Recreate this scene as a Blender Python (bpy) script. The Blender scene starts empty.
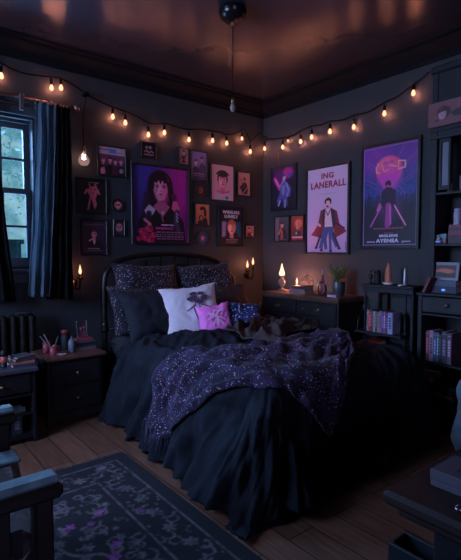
import bpy, math, random
import numpy as np
from mathutils import Vector, Matrix, noise
S = bpy.context.scene
COL = S.collection
R = math.radians
# ------------------------------------------------------------------ camera
CAMZ, PITCH, YAW, FPX = 1.2, R(3.36), R(38.6), 460.0
cam_d = bpy.data.cameras.new('camera')
cam = bpy.data.objects.new('camera', cam_d); COL.objects.link(cam)
cam_d.sensor_fit = 'HORIZONTAL'; cam_d.sensor_width = 36.0; cam_d.lens = 36.0 * FPX / 461.0
cam_d.clip_start = 0.02
cam.location = (0, 0, CAMZ); cam.rotation_euler = (R(90) - PITCH, 0, -YAW)
S.camera = cam
# ------------------------------------------------------------------ world, daylight, added fill lights, exposure
w = bpy.data.worlds.new('world'); S.world = w; w.use_nodes = True
nt = w.node_tree; nt.nodes.clear()
wo = nt.nodes.new('ShaderNodeOutputWorld'); bg = nt.nodes.new('ShaderNodeBackground')
tc = nt.nodes.new('ShaderNodeTexCoord'); nz = nt.nodes.new('ShaderNodeTexNoise'); cr = nt.nodes.new('ShaderNodeValToRGB')
nz.inputs['Scale'].default_value = 26; nz.inputs['Detail'].default_value = 3
cr.color_ramp.elements[0].position = .40; cr.color_ramp.elements[0].color = (.09, .29, .38, 1)
cr.color_ramp.elements[1].position = .66; cr.color_ramp.elements[1].color = (.34, .62, .70, 1)
nt.links.new(tc.outputs['Generated'], nz.inputs['Vector']); nt.links.new(nz.outputs['Fac'], cr.inputs['Fac'])
nt.links.new(cr.outputs['Color'], bg.inputs['Color']); nt.links.new(bg.outputs[0], wo.inputs[0])
bg.inputs['Strength'].default_value = 1.0

def area(name, loc, target, sx, sy, col, power, spread=180):
    l = bpy.data.lights.new(name, 'AREA'); l.shape = 'RECTANGLE'; l.size = sx; l.size_y = sy
    l.color = col; l.energy = power; l.spread = R(spread)
    o = bpy.data.objects.new(name, l); COL.objects.link(o); o.location = loc
    o.rotation_euler = (Vector(target) - Vector(loc)).to_track_quat('-Z', 'Y').to_euler(); return o
area('dusk_sky_light', (-1.9, 6.2, 3.3), (1.0, 1.8, .6), 5.2, 2.6, (.26, .52, 1.0), 1300)
area('added_ceiling_uplight', (-.1, 5.3, .1), (1.0, 1.7, 2.7), 3.0, 1.0, (.26, .54, 1.0), 420)  # added uplight below the sill, tints the ceiling blue
area('added_side_fill', (-1.52, 2.35, 1.75), (3.3, 2.5, 1.0), 1.3, 1.2, (.46, .60, 1.0), 54, 105)  # added fill through an invented left-wall window, brightens wall_right and the duvet side
area('added_back_fill', (-.35, -2.80, 1.75), (2.6, 3.3, 1.3), 1.5, 1.3, (.70, .60, 1.0), 34)  # added weak fill from behind the camera through an invented window
vs = S.view_settings
vs.view_transform = 'Standard'; vs.look = 'None'; vs.gamma = 1.0; vs.use_curve_mapping = False
vs.exposure = 0.0

# ------------------------------------------------------------------ helpers
XB, YA, H, YBK = 3.34, 3.63, 2.74, -2.6          # wall_right plane, wall_head plane, ceiling
FW = Vector((math.sin(YAW), math.cos(YAW), 0)); RT = Vector((math.cos(YAW), -math.sin(YAW), 0)); UP = Vector((0, 0, 1))
def ray(px, py):
    f = FW * math.cos(PITCH) - UP * math.sin(PITCH); u = FW * math.sin(PITCH) + UP * math.cos(PITCH)
    return f * FPX + RT * (px - 230.5) + u * (280 - py)
def on_y(px, py, y):
    d = ray(px, py); t = y / d.y; return Vector((d.x * t, y, CAMZ + d.z * t))
def on_x(px, py, x):
    d = ray(px, py); t = x / d.x; return Vector((x, d.y * t, CAMZ + d.z * t))
def on_z(px, py, z):
    d = ray(px, py); t = (z - CAMZ) / d.z; return Vector((d.x * t, d.y * t, z))
def lin(c):
    return tuple(((x / 255) / 12.92 if x / 255 <= .04045 else ((x / 255 + .055) / 1.055) ** 2.4) for x in c)
MATS = {}
def mat(name, rgb, rough=.6, metal=0., spec=.5, nscale=0, namt=.25, bump=0., emit=None, strength=0., sheen=0., trans=0., coat=0.):
    """rgb in linear albedo; nscale adds mottling by noise, bump adds relief"""
    if name in MATS: return MATS[name]
    m = bpy.data.materials.new(name); m.use_nodes = True; n = m.node_tree; b = n.nodes['Principled BSDF']
    b.inputs['Base Color'].default_value = (*rgb, 1); b.inputs['Roughness'].default_value = rough
    b.inputs['Metallic'].default_value = metal; b.inputs['Specular IOR Level'].default_value = spec
    if sheen: b.inputs['Sheen Weight'].default_value = sheen; b.inputs['Sheen Roughness'].default_value = .5
    if trans: b.inputs['Transmission Weight'].default_value = trans
    if coat: b.inputs['Coat Weight'].default_value = coat
    if emit: b.inputs['Emission Color'].default_value = (*emit, 1); b.inputs['Emission Strength'].default_value = strength
    if nscale:
        t = n.nodes.new('ShaderNodeTexCoord'); z = n.nodes.new('ShaderNodeTexNoise'); z.inputs['Scale'].default_value = nscale
        z.inputs['Detail'].default_value = 5
        r = n.nodes.new('ShaderNodeValToRGB')
        r.color_ramp.elements[0].position = .3; r.color_ramp.elements[1].position = .7
        r.color_ramp.elements[0].color = (*[c * (1 - namt) for c in rgb], 1); r.color_ramp.elements[1].color = (*[c * (1 + namt) for c in rgb], 1)
        n.links.new(t.outputs['Object'], z.inputs['Vector']); n.links.new(z.outputs['Fac'], r.inputs['Fac']); n.links.new(r.outputs['Color'], b.inputs['Base Color'])
        if bump:
            k = n.nodes.new('ShaderNodeBump'); k.inputs['Strength'].default_value = bump; k.inputs['Distance'].default_value = .01
            n.links.new(z.outputs['Fac'], k.inputs['Height']); n.links.new(k.outputs[0], b.inputs['Normal'])
    MATS[name] = m; return m

class MB:
    def __init__(s): s.v = []; s.f = []; s.sm = []
    def add(s, vs_, fs_, smooth=False):
        b = len(s.v); s.v += [Vector(p) for p in vs_]; s.f += [tuple(i + b for i in f) for f in fs_]; s.sm += [smooth] * len(fs_); return s
    def box(s, x0, x1, y0, y1, z0, z1, bev=0.):
        if bev <= 0:
            P = [(x, y, z) for x in (x0, x1) for y in (y0, y1) for z in (z0, z1)]
            return s.add(P, [(0, 1, 3, 2), (4, 6, 7, 5), (0, 4, 5, 1), (2, 3, 7, 6), (0, 2, 6, 4), (1, 5, 7, 3)])
        # chamfered box: 24 vertices
        b = min(bev, (x1 - x0) * .45, (y1 - y0) * .45, (z1 - z0) * .45); V = []; idx = {}
        for ix, x in enumerate((x0, x1)):
            for iy, y in enumerate((y0, y1)):
                for iz, z in enumerate((z0, z1)):
                    sx, sy, sz = (1 - 2 * ix) * b, (1 - 2 * iy) * b, (1 - 2 * iz) * b
                    for a, p in enumerate(((x, y + sy, z + sz), (x + sx, y, z + sz), (x + sx, y + sy, z))):
                        idx[ix, iy, iz, a] = len(V); V.append(p)
        F = []
        for i in (0, 1):
            F.append([idx[i, 0, 0, 0], idx[i, 1, 0, 0], idx[i, 1, 1, 0], idx[i, 0, 1, 0]])
            F.append([idx[0, i, 0, 1], idx[1, i, 0, 1], idx[1, i, 1, 1], idx[0, i, 1, 1]])
            F.append([idx[0, 0, i, 2], idx[1, 0, i, 2], idx[1, 1, i, 2], idx[0, 1, i, 2]])
            for j in (0, 1):
                F.append([idx[i, j, 0, 0], idx[i, j, 1, 0], idx[i, j, 1, 1], idx[i, j, 0, 1]])
                F.append([idx[i, 0, j, 0], idx[i, 1, j, 0], idx[i, 1, j, 2], idx[i, 0, j, 2]])
                F.append([idx[0, i, j, 1], idx[1, i, j, 1], idx[1, i, j, 2], idx[0, i, j, 2]])
                for k in (0, 1): F.append([idx[i, j, k, 0], idx[i, j, k, 1], idx[i, j, k, 2]])
        cen = Vector(((x0 + x1) / 2, (y0 + y1) / 2, (z0 + z1) / 2)); G = []
        for f in F:
            a, c, d = (Vector(V[f[q]]) for q in range(3)); nrm = (c - a).cross(d - a)
            m_ = sum((Vector(V[q]) for q in f), Vector()) / len(f)
            G.append(tuple(f) if nrm.dot(m_ - cen) > 0 else tuple(reversed(f)))
        return s.add(V, G)
    def lathe(s, prof, c=(0, 0, 0), n=20, ax='z', smooth=True, sx=1., sy=1.):
        V = []; c = Vector(c)
        for r, h in prof:
            for i in range(n):
                a = 2 * math.pi * i / n; x, y = r * math.cos(a) * sx, r * math.sin(a) * sy
                V.append(c + Vector({'z': (x, y, h), 'y': (x, h, -y), 'x': (h, x, y)}[ax]))
        F = []
        for j in range(len(prof) - 1):
            for i in range(n):
                k = (i + 1) % n; F.append((j * n + i, j * n + k, (j + 1) * n + k, (j + 1) * n + i))
        if prof[0][0] > 1e-6: F.append(tuple(reversed(range(n))))
        if prof[-1][0] > 1e-6: F.append(tuple((len(prof) - 1) * n + i for i in range(n)))
        return s.add(V, F, smooth)
    def tube(s, pts, r, n=8, closed=False):
        pts = [Vector(p) for p in pts]; rs = r if isinstance(r, (list, tuple)) else [r] * len(pts); V = []; up = None
        m_ = len(pts)
        for i, p in enumerate(pts):
            a = pts[(i - 1) % m_] if (closed or i) else p; b = pts[(i + 1) % m_] if (closed or i < m_ - 1) else p
            t = (b - a).normalized()
            if up is None: up = t.orthogonal().normalized()
            up = (up - t * up.dot(t)).normalized(); q = t.cross(up)
            for k in range(n):
                an = 2 * math.pi * k / n; V.append(p + (up * math.cos(an) + q * math.sin(an)) * rs[i])
        F = []
        for i in range(m_ if closed else m_ - 1):
            i2 = (i + 1) % m_
            for k in range(n):
                k2 = (k + 1) % n; F.append((i * n + k, i * n + k2, i2 * n + k2, i2 * n + k))
        if not closed: F += [tuple(reversed(range(n))), tuple((m_ - 1) * n + k for k in range(n))]
        return s.add(V, F, True)
    def ball(s, c, r, n=14, m_=9, sc=(1, 1, 1)):
        c = Vector(c); V = [c + Vector((0, 0, -r * sc[2]))]
        for j in range(1, m_):
            th = math.pi * j / m_
            for i in range(n):
                a = 2 * math.pi * i / n; V.append(c + Vector((r * sc[0] * math.sin(th) * math.cos(a), r * sc[1] * math.sin(th) * math.sin(a), -r * sc[2] * math.cos(th))))
        V.append(c + Vector((0, 0, r * sc[2]))); F = []
        for i in range(n):
            k = (i + 1) % n; F.append((0, 1 + k, 1 + i)); L = 1 + (m_ - 2) * n; F.append((len(V) - 1, L + i, L + k))
        for j in range(m_ - 2):
            for i in range(n):
                k = (i + 1) % n; a = 1 + j * n; F.append((a + i, a + k, a + n + k, a + n + i))
        return s.add(V, F, True)
    def grid(s, fn, nu, nv, smooth=True, flip=False):
        V = [fn(i / nu, j / nv) for j in range(nv + 1) for i in range(nu + 1)]; W = nu + 1
        F = [(j * W + i, j * W + i + 1, (j + 1) * W + i + 1, (j + 1) * W + i) for j in range(nv) for i in range(nu)]
        if flip: F = [tuple(reversed(f)) for f in F]
        return s.add(V, F, smooth)
    def extrude(s, poly, y0, y1):
        """polygon in the xz plane extruded along y"""
        n = len(poly); V = [(p[0], y0, p[1]) for p in poly] + [(p[0], y1, p[1]) for p in poly]
        return s.add(V, [tuple(range(n)), tuple(reversed(range(n, 2 * n)))] + [(i, n + i, n + (i + 1) % n, (i + 1) % n) for i in range(n)])
    def xform(s, M4): s.v = [M4 @ p for p in s.v]; return s
    def build(s, name, material, parent=None, solid=0.):
        me = bpy.data.meshes.new(name); me.from_pydata([tuple(p) for p in s.v], [], s.f)
        me.polygons.foreach_set('use_smooth', s.sm); me.validate(); me.update()
        if isinstance(material, (list, tuple)):
            for m_ in material: me.materials.append(m_)
        else: me.materials.append(material)
        o = bpy.data.objects.new(name, me); COL.objects.link(o)
        if parent is not None: o.parent = parent
        if solid:
            md = o.modifiers.new('thickness', 'SOLIDIFY'); md.thickness = solid; md.offset = -1
        return o
def tag(o, label, cat, group=None, kind=None):
    o['label'] = label; o['category'] = cat
    if group: o['group'] = group
    if kind: o['kind'] = kind
    return o
def thing(name, label, cat, loc=(0, 0, 0), rz=0., group=None, rot=None):
    o = bpy.data.objects.new(name, None); o.empty_display_size = .1; COL.objects.link(o)
    o.location = loc; o.rotation_euler = rot if rot else (0, 0, rz); return tag(o, label, cat, group)
def struct(name, mb, m):
    o = mb.build(name, m); o['kind'] = 'structure'; return o
def spline(pts, n=8):
    P = [Vector(p) for p in pts]; P = [P[0] * 2 - P[1]] + P + [P[-1] * 2 - P[-2]]; out = []
    for i in range(1, len(P) - 2):
        a, b, c, d = P[i - 1:i + 3]
        for k in range(n):
            t = k / n; out.append(.5 * ((2 * b) + (c - a) * t + (2 * a - 5 * b + 4 * c - d) * t * t + (3 * b - a - 3 * c + d) * t ** 3))
    return out + [P[-2]]
def sstep(a, b, x): t = min(1, max(0, (x - a) / (b - a))); return t * t * (3 - 2 * t)
def text_part(txt, size, m, parent, loc, rotz=0, width=None, depth=.0008, bold=0., name='lettering', height=None):
    """raised lettering facing local -y, centred on loc"""
    cu = bpy.data.curves.new('lettering', 'FONT'); cu.body = txt; cu.space_character = 1.08; cu.align_x = 'CENTER'; cu.align_y = 'CENTER'; cu.size = size; cu.extrude = depth; cu.offset = bold
    cu.resolution_u = 3
    t = bpy.data.objects.new('tmp_text', cu); COL.objects.link(t)
    bpy.context.view_layer.update()
    me = bpy.data.meshes.new_from_object(t.evaluated_get(bpy.context.evaluated_depsgraph_get()))
    bpy.data.objects.remove(t); bpy.data.curves.remove(cu)
    xs = [v.co.x for v in me.vertices]; k = width / (max(xs) - min(xs)) if width else 1; ys = [v.co.y for v in me.vertices]; ky = height / (max(ys) - min(ys)) if height else 1
    M4 = Matrix.Translation(loc) @ Matrix.Rotation(rotz, 4, 'Y') @ Matrix.Rotation(R(90), 4, 'X') @ Matrix.Diagonal((k, ky, 1, 1))
    me.transform(M4); me.materials.clear(); me.materials.append(m)
    o = bpy.data.objects.new(name, me); COL.objects.link(o); o.parent = parent; return o

# ------------------------------------------------------------------ materials
def wall_mat(name, base, rough=.75, bumpy=.15):
    m = mat(name, base, rough=rough, nscale=3.5, namt=.12); n = m.node_tree; b = n.nodes['Principled BSDF']
    z = n.nodes.new('ShaderNodeTexNoise'); z.inputs['Scale'].default_value = 90; k = n.nodes.new('ShaderNodeBump')
    k.inputs['Strength'].default_value = bumpy; k.inputs['Distance'].default_value = .004
    n.links.new(z.outputs['Fac'], k.inputs['Height']); n.links.new(k.outputs[0], b.inputs['Normal']); return m
M_WALL = wall_mat('charcoal_wall_paint', (.022, .0265, .034))
M_TRIM = mat('dark_trim_paint', (.006, .0058, .008), rough=.75, spec=.15, nscale=8, namt=.15)
M_CEIL = wall_mat('ceiling_satin_paint', (.034, .032, .048), rough=.27, bumpy=.03)
M_CEIL.node_tree.nodes['Principled BSDF'].inputs['Specular IOR Level'].default_value = .30
M_BLK = mat('black_painted_wood', (.009, .009, .012), rough=.5, spec=.3, nscale=14, namt=.3)
M_SHELF = mat('blue_black_cabinet_paint', (.012, .013, .019), rough=.55, spec=.3, nscale=10, namt=.25)
M_TOP = mat('worn_brown_wood_top', (.11, .050, .038), rough=.36, nscale=12, namt=.35)
M_METAL = mat('black_iron', (.018, .016, .015), rough=.33, metal=.6, spec=.6, nscale=30, namt=.3)
M_BRONZE = mat('dark_bronze', (.09, .055, .035), rough=.35, metal=1.)
M_BRASS = mat('aged_brass', (.32, .20, .11), rough=.32, metal=1.)
M_SILVER = mat('tarnished_silver', (.26, .25, .27), rough=.3, metal=1.)
M_FRAME = mat('black_picture_frame', (.010, .009, .011), rough=.35)
M_WIRE = mat('black_rubber_wire', (.003, .0025, .0025), rough=.8, spec=.08)
def glow_glass(name, col, strength, clear):
    m = bpy.data.materials.new(name); m.use_nodes = True; n = m.node_tree; n.nodes.clear()
    o = n.nodes.new('ShaderNodeOutputMaterial'); e = n.nodes.new('ShaderNodeEmission'); t = n.nodes.new('ShaderNodeBsdfTransparent'); x = n.nodes.new('ShaderNodeMixShader')
    e.inputs['Color'].default_value = (*col, 1); e.inputs['Strength'].default_value = strength; x.inputs[0].default_value = 1 - clear
    n.links.new(t.outputs[0], x.inputs[1]); n.links.new(e.outputs[0], x.inputs[2]); n.links.new(x.outputs[0], o.inputs[0]); return m
WARM = (1., .30, .17)
M_BULB = glow_glass('warm_filament_bulb', (1., .42, .22), 3.2, .5)
M_FLAME = glow_glass('warm_flame_bulb', (1., .50, .26), 3.0, .5)
def lamp_inside(parent, loc, power, r=.004, col=WARM):
    l = bpy.data.lights.new('filament_light', 'POINT'); l.energy = power; l.color = col; l.shadow_soft_size = r
    o = bpy.data.objects.new('filament_light', l); COL.objects.link(o); o.parent = parent; o.location = loc; return o
M_WHITE = mat('off_white_paint', (.55, .50, .50), rough=.55)
M_PAGE = mat('book_pages', (.34, .29, .26), rough=.8, nscale=60, namt=.2)
M_GLASS = mat('clear_glass', (.9, .9, .92), rough=.03, trans=1.)

def floor_mat():
    m = bpy.data.materials.new('dark_oak_planks'); m.use_nodes = True; n = m.node_tree; b = n.nodes['Principled BSDF']; L = n.links.new
    t = n.nodes.new('ShaderNodeTexCoord'); mp = n.nodes.new('ShaderNodeMapping'); mp.inputs['Rotation'].default_value = (0, 0, R(90))
    br = n.nodes.new('ShaderNodeTexBrick'); br.inputs['Scale'].default_value = 1.; br.inputs['Brick Width'].default_value = 1.3; br.inputs['Row Height'].default_value = .15
    br.inputs['Mortar Size'].default_value = .003; br.inputs['Color1'].default_value = (.26, .128, .088, 1); br.inputs['Color2'].default_value = (.18, .088, .060, 1)
    br.inputs['Mortar'].default_value = (.008, .005, .004, 1); br.offset = .37
    z = n.nodes.new('ShaderNodeTexNoise'); z.inputs['Scale'].default_value = 6; z.inputs['Detail'].default_value = 8
    m2 = n.nodes.new('ShaderNodeMapping'); m2.inputs['Scale'].default_value = (9, .8, 1)
    mx = n.nodes.new('ShaderNodeMix'); mx.data_type = 'RGBA'; mx.blend_type = 'MULTIPLY'; mx.inputs[0].default_value = .75
    r = n.nodes.new('ShaderNodeValToRGB'); r.color_ramp.elements[0].position = .3; r.color_ramp.elements[0].color = (.45, .42, .4, 1); r.color_ramp.elements[1].position = .7; r.color_ramp.elements[1].color = (1.2, 1.15, 1.1, 1)
    L(t.outputs['Object'], mp.inputs[0]); L(mp.outputs[0], br.inputs['Vector']); L(t.outputs['Object'], m2.inputs[0]); L(m2.outputs[0], z.inputs['Vector'])
    L(z.outputs['Fac'], r.inputs['Fac']); L(br.outputs['Color'], mx.inputs[6]); L(r.outputs['Color'], mx.inputs[7]); L(mx.outputs[2], b.inputs['Base Color'])
    k = n.nodes.new('ShaderNodeBump'); k.inputs['Strength'].default_value = .3; k.inputs['Distance'].default_value = .003
    L(br.outputs['Fac'], k.inputs['Height']); k.invert = True; L(k.outputs[0], b.inputs['Normal']); b.inputs['Roughness'].default_value = .48; return m
def stars_mat(name, base, cols, scale=70, thr=.16, rough=.8, sheen=.3, keep=.5):
    """fabric printed with a scatter of small pale flecks"""
    m = bpy.data.materials.new(name); m.use_nodes = True; n = m.node_tree; b = n.nodes['Principled BSDF']; L = n.links.new
    t = n.nodes.new('ShaderNodeTexCoord'); v = n.nodes.new('ShaderNodeTexVoronoi'); v.inputs['Scale'].default_value = scale
    L(t.outputs['Object'], v.inputs['Vector'])
    sep = n.nodes.new('ShaderNodeSeparateColor'); L(v.outputs['Color'], sep.inputs[0])
    th = n.nodes.new('ShaderNodeMath'); th.operation = 'MULTIPLY'; L(sep.outputs[0], th.inputs[0]); th.inputs[1].default_value = thr * 2
    lt = n.nodes.new('ShaderNodeMath'); lt.operation = 'LESS_THAN'; L(v.outputs['Distance'], lt.inputs[0]); L(th.outputs[0], lt.inputs[1])
    kp = n.nodes.new('ShaderNodeMath'); kp.operation = 'GREATER_THAN'; L(sep.outputs[1], kp.inputs[0]); kp.inputs[1].default_value = 1 - keep
    an = n.nodes.new('ShaderNodeMath'); an.operation = 'MULTIPLY'; L(lt.outputs[0], an.inputs[0]); L(kp.outputs[0], an.inputs[1])
    r = n.nodes.new('ShaderNodeValToRGB'); r.color_ramp.interpolation = 'CONSTANT'
    for i, c in enumerate(cols):
        e = r.color_ramp.elements[i] if i < 2 else r.color_ramp.elements.new(i / len(cols)); e.position = i / len(cols); e.color = (*c, 1)
    L(sep.outputs[2], r.inputs['Fac'])
    z = n.nodes.new('ShaderNodeTexNoise'); z.inputs['Scale'].default_value = 9; L(t.outputs['Object'], z.inputs['Vector'])
    rb = n.nodes.new('ShaderNodeValToRGB'); rb.color_ramp.elements[0].position = .38; rb.color_ramp.elements[0].color = (*[c * .6 for c in base], 1)
    rb.color_ramp.elements[1].position = .65; rb.color_ramp.elements[1].color = (*[c * 1.7 for c in base], 1); L(z.outputs['Fac'], rb.inputs['Fac'])
    mx = n.nodes.new('ShaderNodeMix'); mx.data_type = 'RGBA'; L(an.outputs[0], mx.inputs[0]); L(rb.outputs['Color'], mx.inputs[6]); L(r.outputs['Color'], mx.inputs[7])
    L(mx.outputs[2], b.inputs['Base Color']); b.inputs['Roughness'].default_value = rough; b.inputs['Sheen Weight'].default_value = sheen; b.inputs['Specular IOR Level'].default_value = .15; return m
M_THROW = stars_mat('galaxy_print_fabric', (.022, .016, .036), [(.40, .32, .62), (.22, .20, .60), (.50, .20, .50), (.16, .14, .30), (.4, .26, .22), (.10, .08, .20)], scale=105, thr=.23, keep=.55, sheen=.05)
M_STARP = stars_mat('star_print_cotton', (.016, .014, .025), [(.75, .7, .8), (.6, .55, .8), (.75, .6, .6)], scale=125, thr=.19, keep=.55, sheen=.05)
M_NAVYP = stars_mat('blue_star_print_cotton', (.020, .022, .075), [(.5, .5, .9), (.35, .38, .8), (.7, .6, .8)], sheen=.05, scale=70, thr=.22, keep=.6)
def cloth_mat(name, base, rough=.85, sheen=.3, spec=.15):
    m = mat(name, base, rough=rough, sheen=sheen, spec=spec, nscale=14, namt=.22, bump=.0); n = m.node_tree; b = n.nodes['Principled BSDF']
    z = n.nodes.new('ShaderNodeTexNoise'); z.inputs['Scale'].default_value = 38; z.inputs['Detail'].default_value = 4
    k = n.nodes.new('ShaderNodeBump'); k.inputs['Strength'].default_value = .35; k.inputs['Distance'].default_value = .006
    n.links.new(z.outputs['Fac'], k.inputs['Height']); n.links.new(k.outputs[0], b.inputs['Normal']); return m
M_DUVET = cloth_mat('black_washed_cotton', (.0085, .0110, .0180), sheen=.0)
M_SHEET = cloth_mat('charcoal_sheet', (.030, .028, .038), sheen=0)
M_PILL = cloth_mat('black_pillow_cotton', (.016, .018, .027), sheen=0)
M_PILLW = cloth_mat('brown_black_pillow_cotton', (.034, .024, .025), sheen=0)
M_BROWN = cloth_mat('dark_brown_knit', (.050, .034, .036), sheen=0)
def curtain_mat(name, dif, tr, k):
    m = bpy.data.materials.new(name); m.use_nodes = True; n = m.node_tree; b = n.nodes['Principled BSDF']; b.inputs['Base Color'].default_value = (*dif, 1); b.inputs['Roughness'].default_value = .9; b.inputs['Specular IOR Level'].default_value = .15
    t = n.nodes.new('ShaderNodeBsdfTranslucent'); t.inputs['Color'].default_value = (*tr, 1); x = n.nodes.new('ShaderNodeMixShader'); x.inputs[0].default_value = k
    n.links.new(b.outputs[0], x.inputs[1]); n.links.new(t.outputs[0], x.inputs[2]); n.links.new(x.outputs[0], n.nodes['Material Output'].inputs[0]); return m
M_CURT = curtain_mat('black_curtain_cloth', (.0055, .0048, .006), (.012, .012, .018), .2)
M_SHEER = curtain_mat('blue_voile', (.095, .135, .18), (.24, .34, .42), .42)
M_PANE = bpy.data.materials.new('window_glass'); M_PANE.use_nodes = True
n_ = M_PANE.node_tree; n_.nodes.clear(); o_ = n_.nodes.new('ShaderNodeOutputMaterial'); t_ = n_.nodes.new('ShaderNodeBsdfTransparent'); g_ = n_.nodes.new('ShaderNodeBsdfGlossy')
g_.inputs['Roughness'].default_value = .02; t_.inputs['Color'].default_value = (.95, .98, 1, 1); x_ = n_.nodes.new('ShaderNodeMixShader'); x_.inputs[0].default_value = .06
n_.links.new(t_.outputs[0], x_.inputs[1]); n_.links.new(g_.outputs[0], x_.inputs[2]); n_.links.new(x_.outputs[0], o_.inputs[0])
M_PRINT = bpy.data.materials.new('printed_artwork'); M_PRINT.use_nodes = True
n_ = M_PRINT.node_tree; a_ = n_.nodes.new('ShaderNodeVertexColor'); a_.layer_name = 'ink'; n_.links.new(a_.outputs['Color'], n_.nodes['Principled BSDF'].inputs['Base Color'])
n_.nodes['Principled BSDF'].inputs['Roughness'].default_value = .5
def inked(name, arr, fn, parent, m=None):
    """mesh of one vertex per cell of arr (rows top down); fn(u, v) gives the place, colours are stored on the vertices"""
    h, w_, _ = arr.shape
    mb = MB(); mb.grid(lambda u, v: fn(u, 1 - v), w_ - 1, h - 1, smooth=True, flip=True)
    o = mb.build(name, m or M_PRINT, parent); ca = o.data.color_attributes.new('ink', 'FLOAT_COLOR', 'POINT')
    a = np.ones((h * w_, 4), np.float32); a[:, :3] = arr.reshape(-1, 3); ca.data.foreach_set('color', a.ravel()); return o

# ------------------------------------------------------------------ the room
T = .16
struct('floor', MB().box(-1.3 - T, XB + T, YBK - T, YA + T, -.12, 0), floor_mat())
struct('ceiling', MB().box(-1.3 - T, XB + T, YBK - T, YA + T, H, H + .12), M_CEIL)
WX0, WX1, WZ0, WZ1 = -.36, 1.035, 1.10, 2.18        # window opening beside the bed
def holed(axis, p0, p1, a0, a1, h0, h1, z0, z1):
    mb = MB()
    for (s0, s1, q0, q1) in ((a0, h0, 0, H), (h1, a1, 0, H), (h0, h1, 0, z0), (h0, h1, z1, H)):
        if axis == 'y': mb.box(s0, s1, p0, p1, q0, q1)
        else: mb.box(p0, p1, s0, s1, q0, q1)
    return mb
struct('wall_head', holed('y', YA, YA + T, -1.3 - T, XB + T, WX0, WX1, WZ0, WZ1), M_WALL)
struct('wall_right', MB().box(XB, XB + T, YBK - T, YA, 0, H), M_WALL)
struct('wall_left', holed('x', -1.3 - T, -1.3, YBK - T, YA, 1.70, 3.0, 1.05, 2.4), M_WALL)
struct('wall_back', holed('y', YBK - T, YBK, -1.3, XB, -1.1, .4, 1.1, 2.4), M_WALL)
prof = [(0, 2.60), (.018, 2.60), (.018, 2.625), (.03, 2.635), (.03, 2.648), (.05, 2.665), (.085, 2.69), (.095, 2.70), (.095, 2.715), (.13, 2.722), (.13, H), (0, H)]
def crown(axis):
    mb = MB(); n = len(prof)
    for (d, z) in prof:
        if axis == 'A': mb.v += [Vector((-1.3, YA - d, z)), Vector((XB - d, YA - d, z))]
        else: mb.v += [Vector((XB - d, YBK, z)), Vector((XB - d, YA - d, z))]
    mb.f = [(2 * i, 2 * i + 1, 2 * ((i + 1) % n) + 1, 2 * ((i + 1) % n)) for i in range(n)]; mb.f += [tuple(range(0, 2 * n, 2)), tuple(range(1, 2 * n, 2))]
    if axis == 'B': mb.f = [tuple(reversed(f)) for f in mb.f]
    mb.sm = [False] * len(mb.f); return mb
struct('trim_1', crown('A'), M_TRIM); struct('trim_2', crown('B'), M_TRIM)
struct('baseboard_head', MB().box(-1.3, XB - .015, YA - .015, YA, 0, .12).box(-1.3, XB - .015, YA - .008, YA, .12, .135), M_TRIM)
struct('baseboard_right', MB().box(XB - .015, XB, YBK, YA, 0, .12).box(XB - .008, XB, YBK, YA, .12, .135), M_TRIM)
# window: casing, two sashes with muntins, panes
M_SASH = mat('slate_window_paint', (.040, .055, .070), rough=.45, nscale=8, namt=.15)
win = MB(); y0 = YA - .022
win.box(WX0 - .07, WX0, y0, YA - .001, WZ0 - .02, WZ1 + .02).box(WX1, WX1 + .07, y0, YA - .001, WZ0 - .02, WZ1 + .02)
win.box(WX0 - .09, WX1 + .09, y0 - .012, YA, WZ1 + .02, WZ1 + .12, .004).box(WX0 - .10, WX1 + .10, y0 - .035, YA, WZ1 + .10, WZ1 + .125, .004)
win.box(WX0 - .09, WX1 + .09, y0 - .06, YA + .05, WZ0 - .045, WZ0 - .02, .004).box(WX0 - .07, WX1 + .07, y0, YA, WZ0 - .12, WZ0 - .045)
win.box(WX0 + .0005, WX0 + .02, YA, YA + T, WZ0, WZ1).box(WX1 - .02, WX1 - .0005, YA, YA + T, WZ0, WZ1).box(WX0 + .02, WX1 - .02, YA + .052, YA + T, WZ1 - .02, WZ1 - .0005).box(WX0 + .02, WX1 - .02, YA + .052, YA + T, WZ0 + .0005, WZ0 + .02)
wo_ = struct('window_1', win, M_SASH)
sx0, sx1, zm = WX0 + .02, WX1 - .02, 1.655
def sash(z0, z1, y, name):
    mb = MB(); mb.box(sx0 + .0005, sx0 + .04, y, y + .035, z0, z1).box(sx1 - .04, sx1 - .0005, y, y + .035, z0, z1).box(sx0 + .04, sx1 - .04, y + .001, y + .034, z0, z0 + .045).box(sx0 + .04, sx1 - .04, y + .001, y + .034, z1 - .035, z1)
    nx = 8
    for k in range(1, nx):
        x = sx0 + .04 + (sx1 - sx0 - .08) * k / nx; mb.box(x - .009, x + .009, y + .004, y + .03, z0 + .045, z1 - .035)
    zc = (z0 + z1) / 2; mb.box(sx0 + .04, sx1 - .04, y + .003, y + .031, zc - .009, zc + .009)
    s_ = mb.build(name, M_SASH, wo_)
    MB().box(sx0 + .03, sx1 - .03, y + .016, y + .019, z0 + .03, z1 - .03).build('pane', M_PANE, s_)
sash(WZ0 + .02, zm + .02, YA + .055, 'lower_sash'); sash(zm - .015, WZ1 - .02, YA + .095, 'upper_sash')
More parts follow.
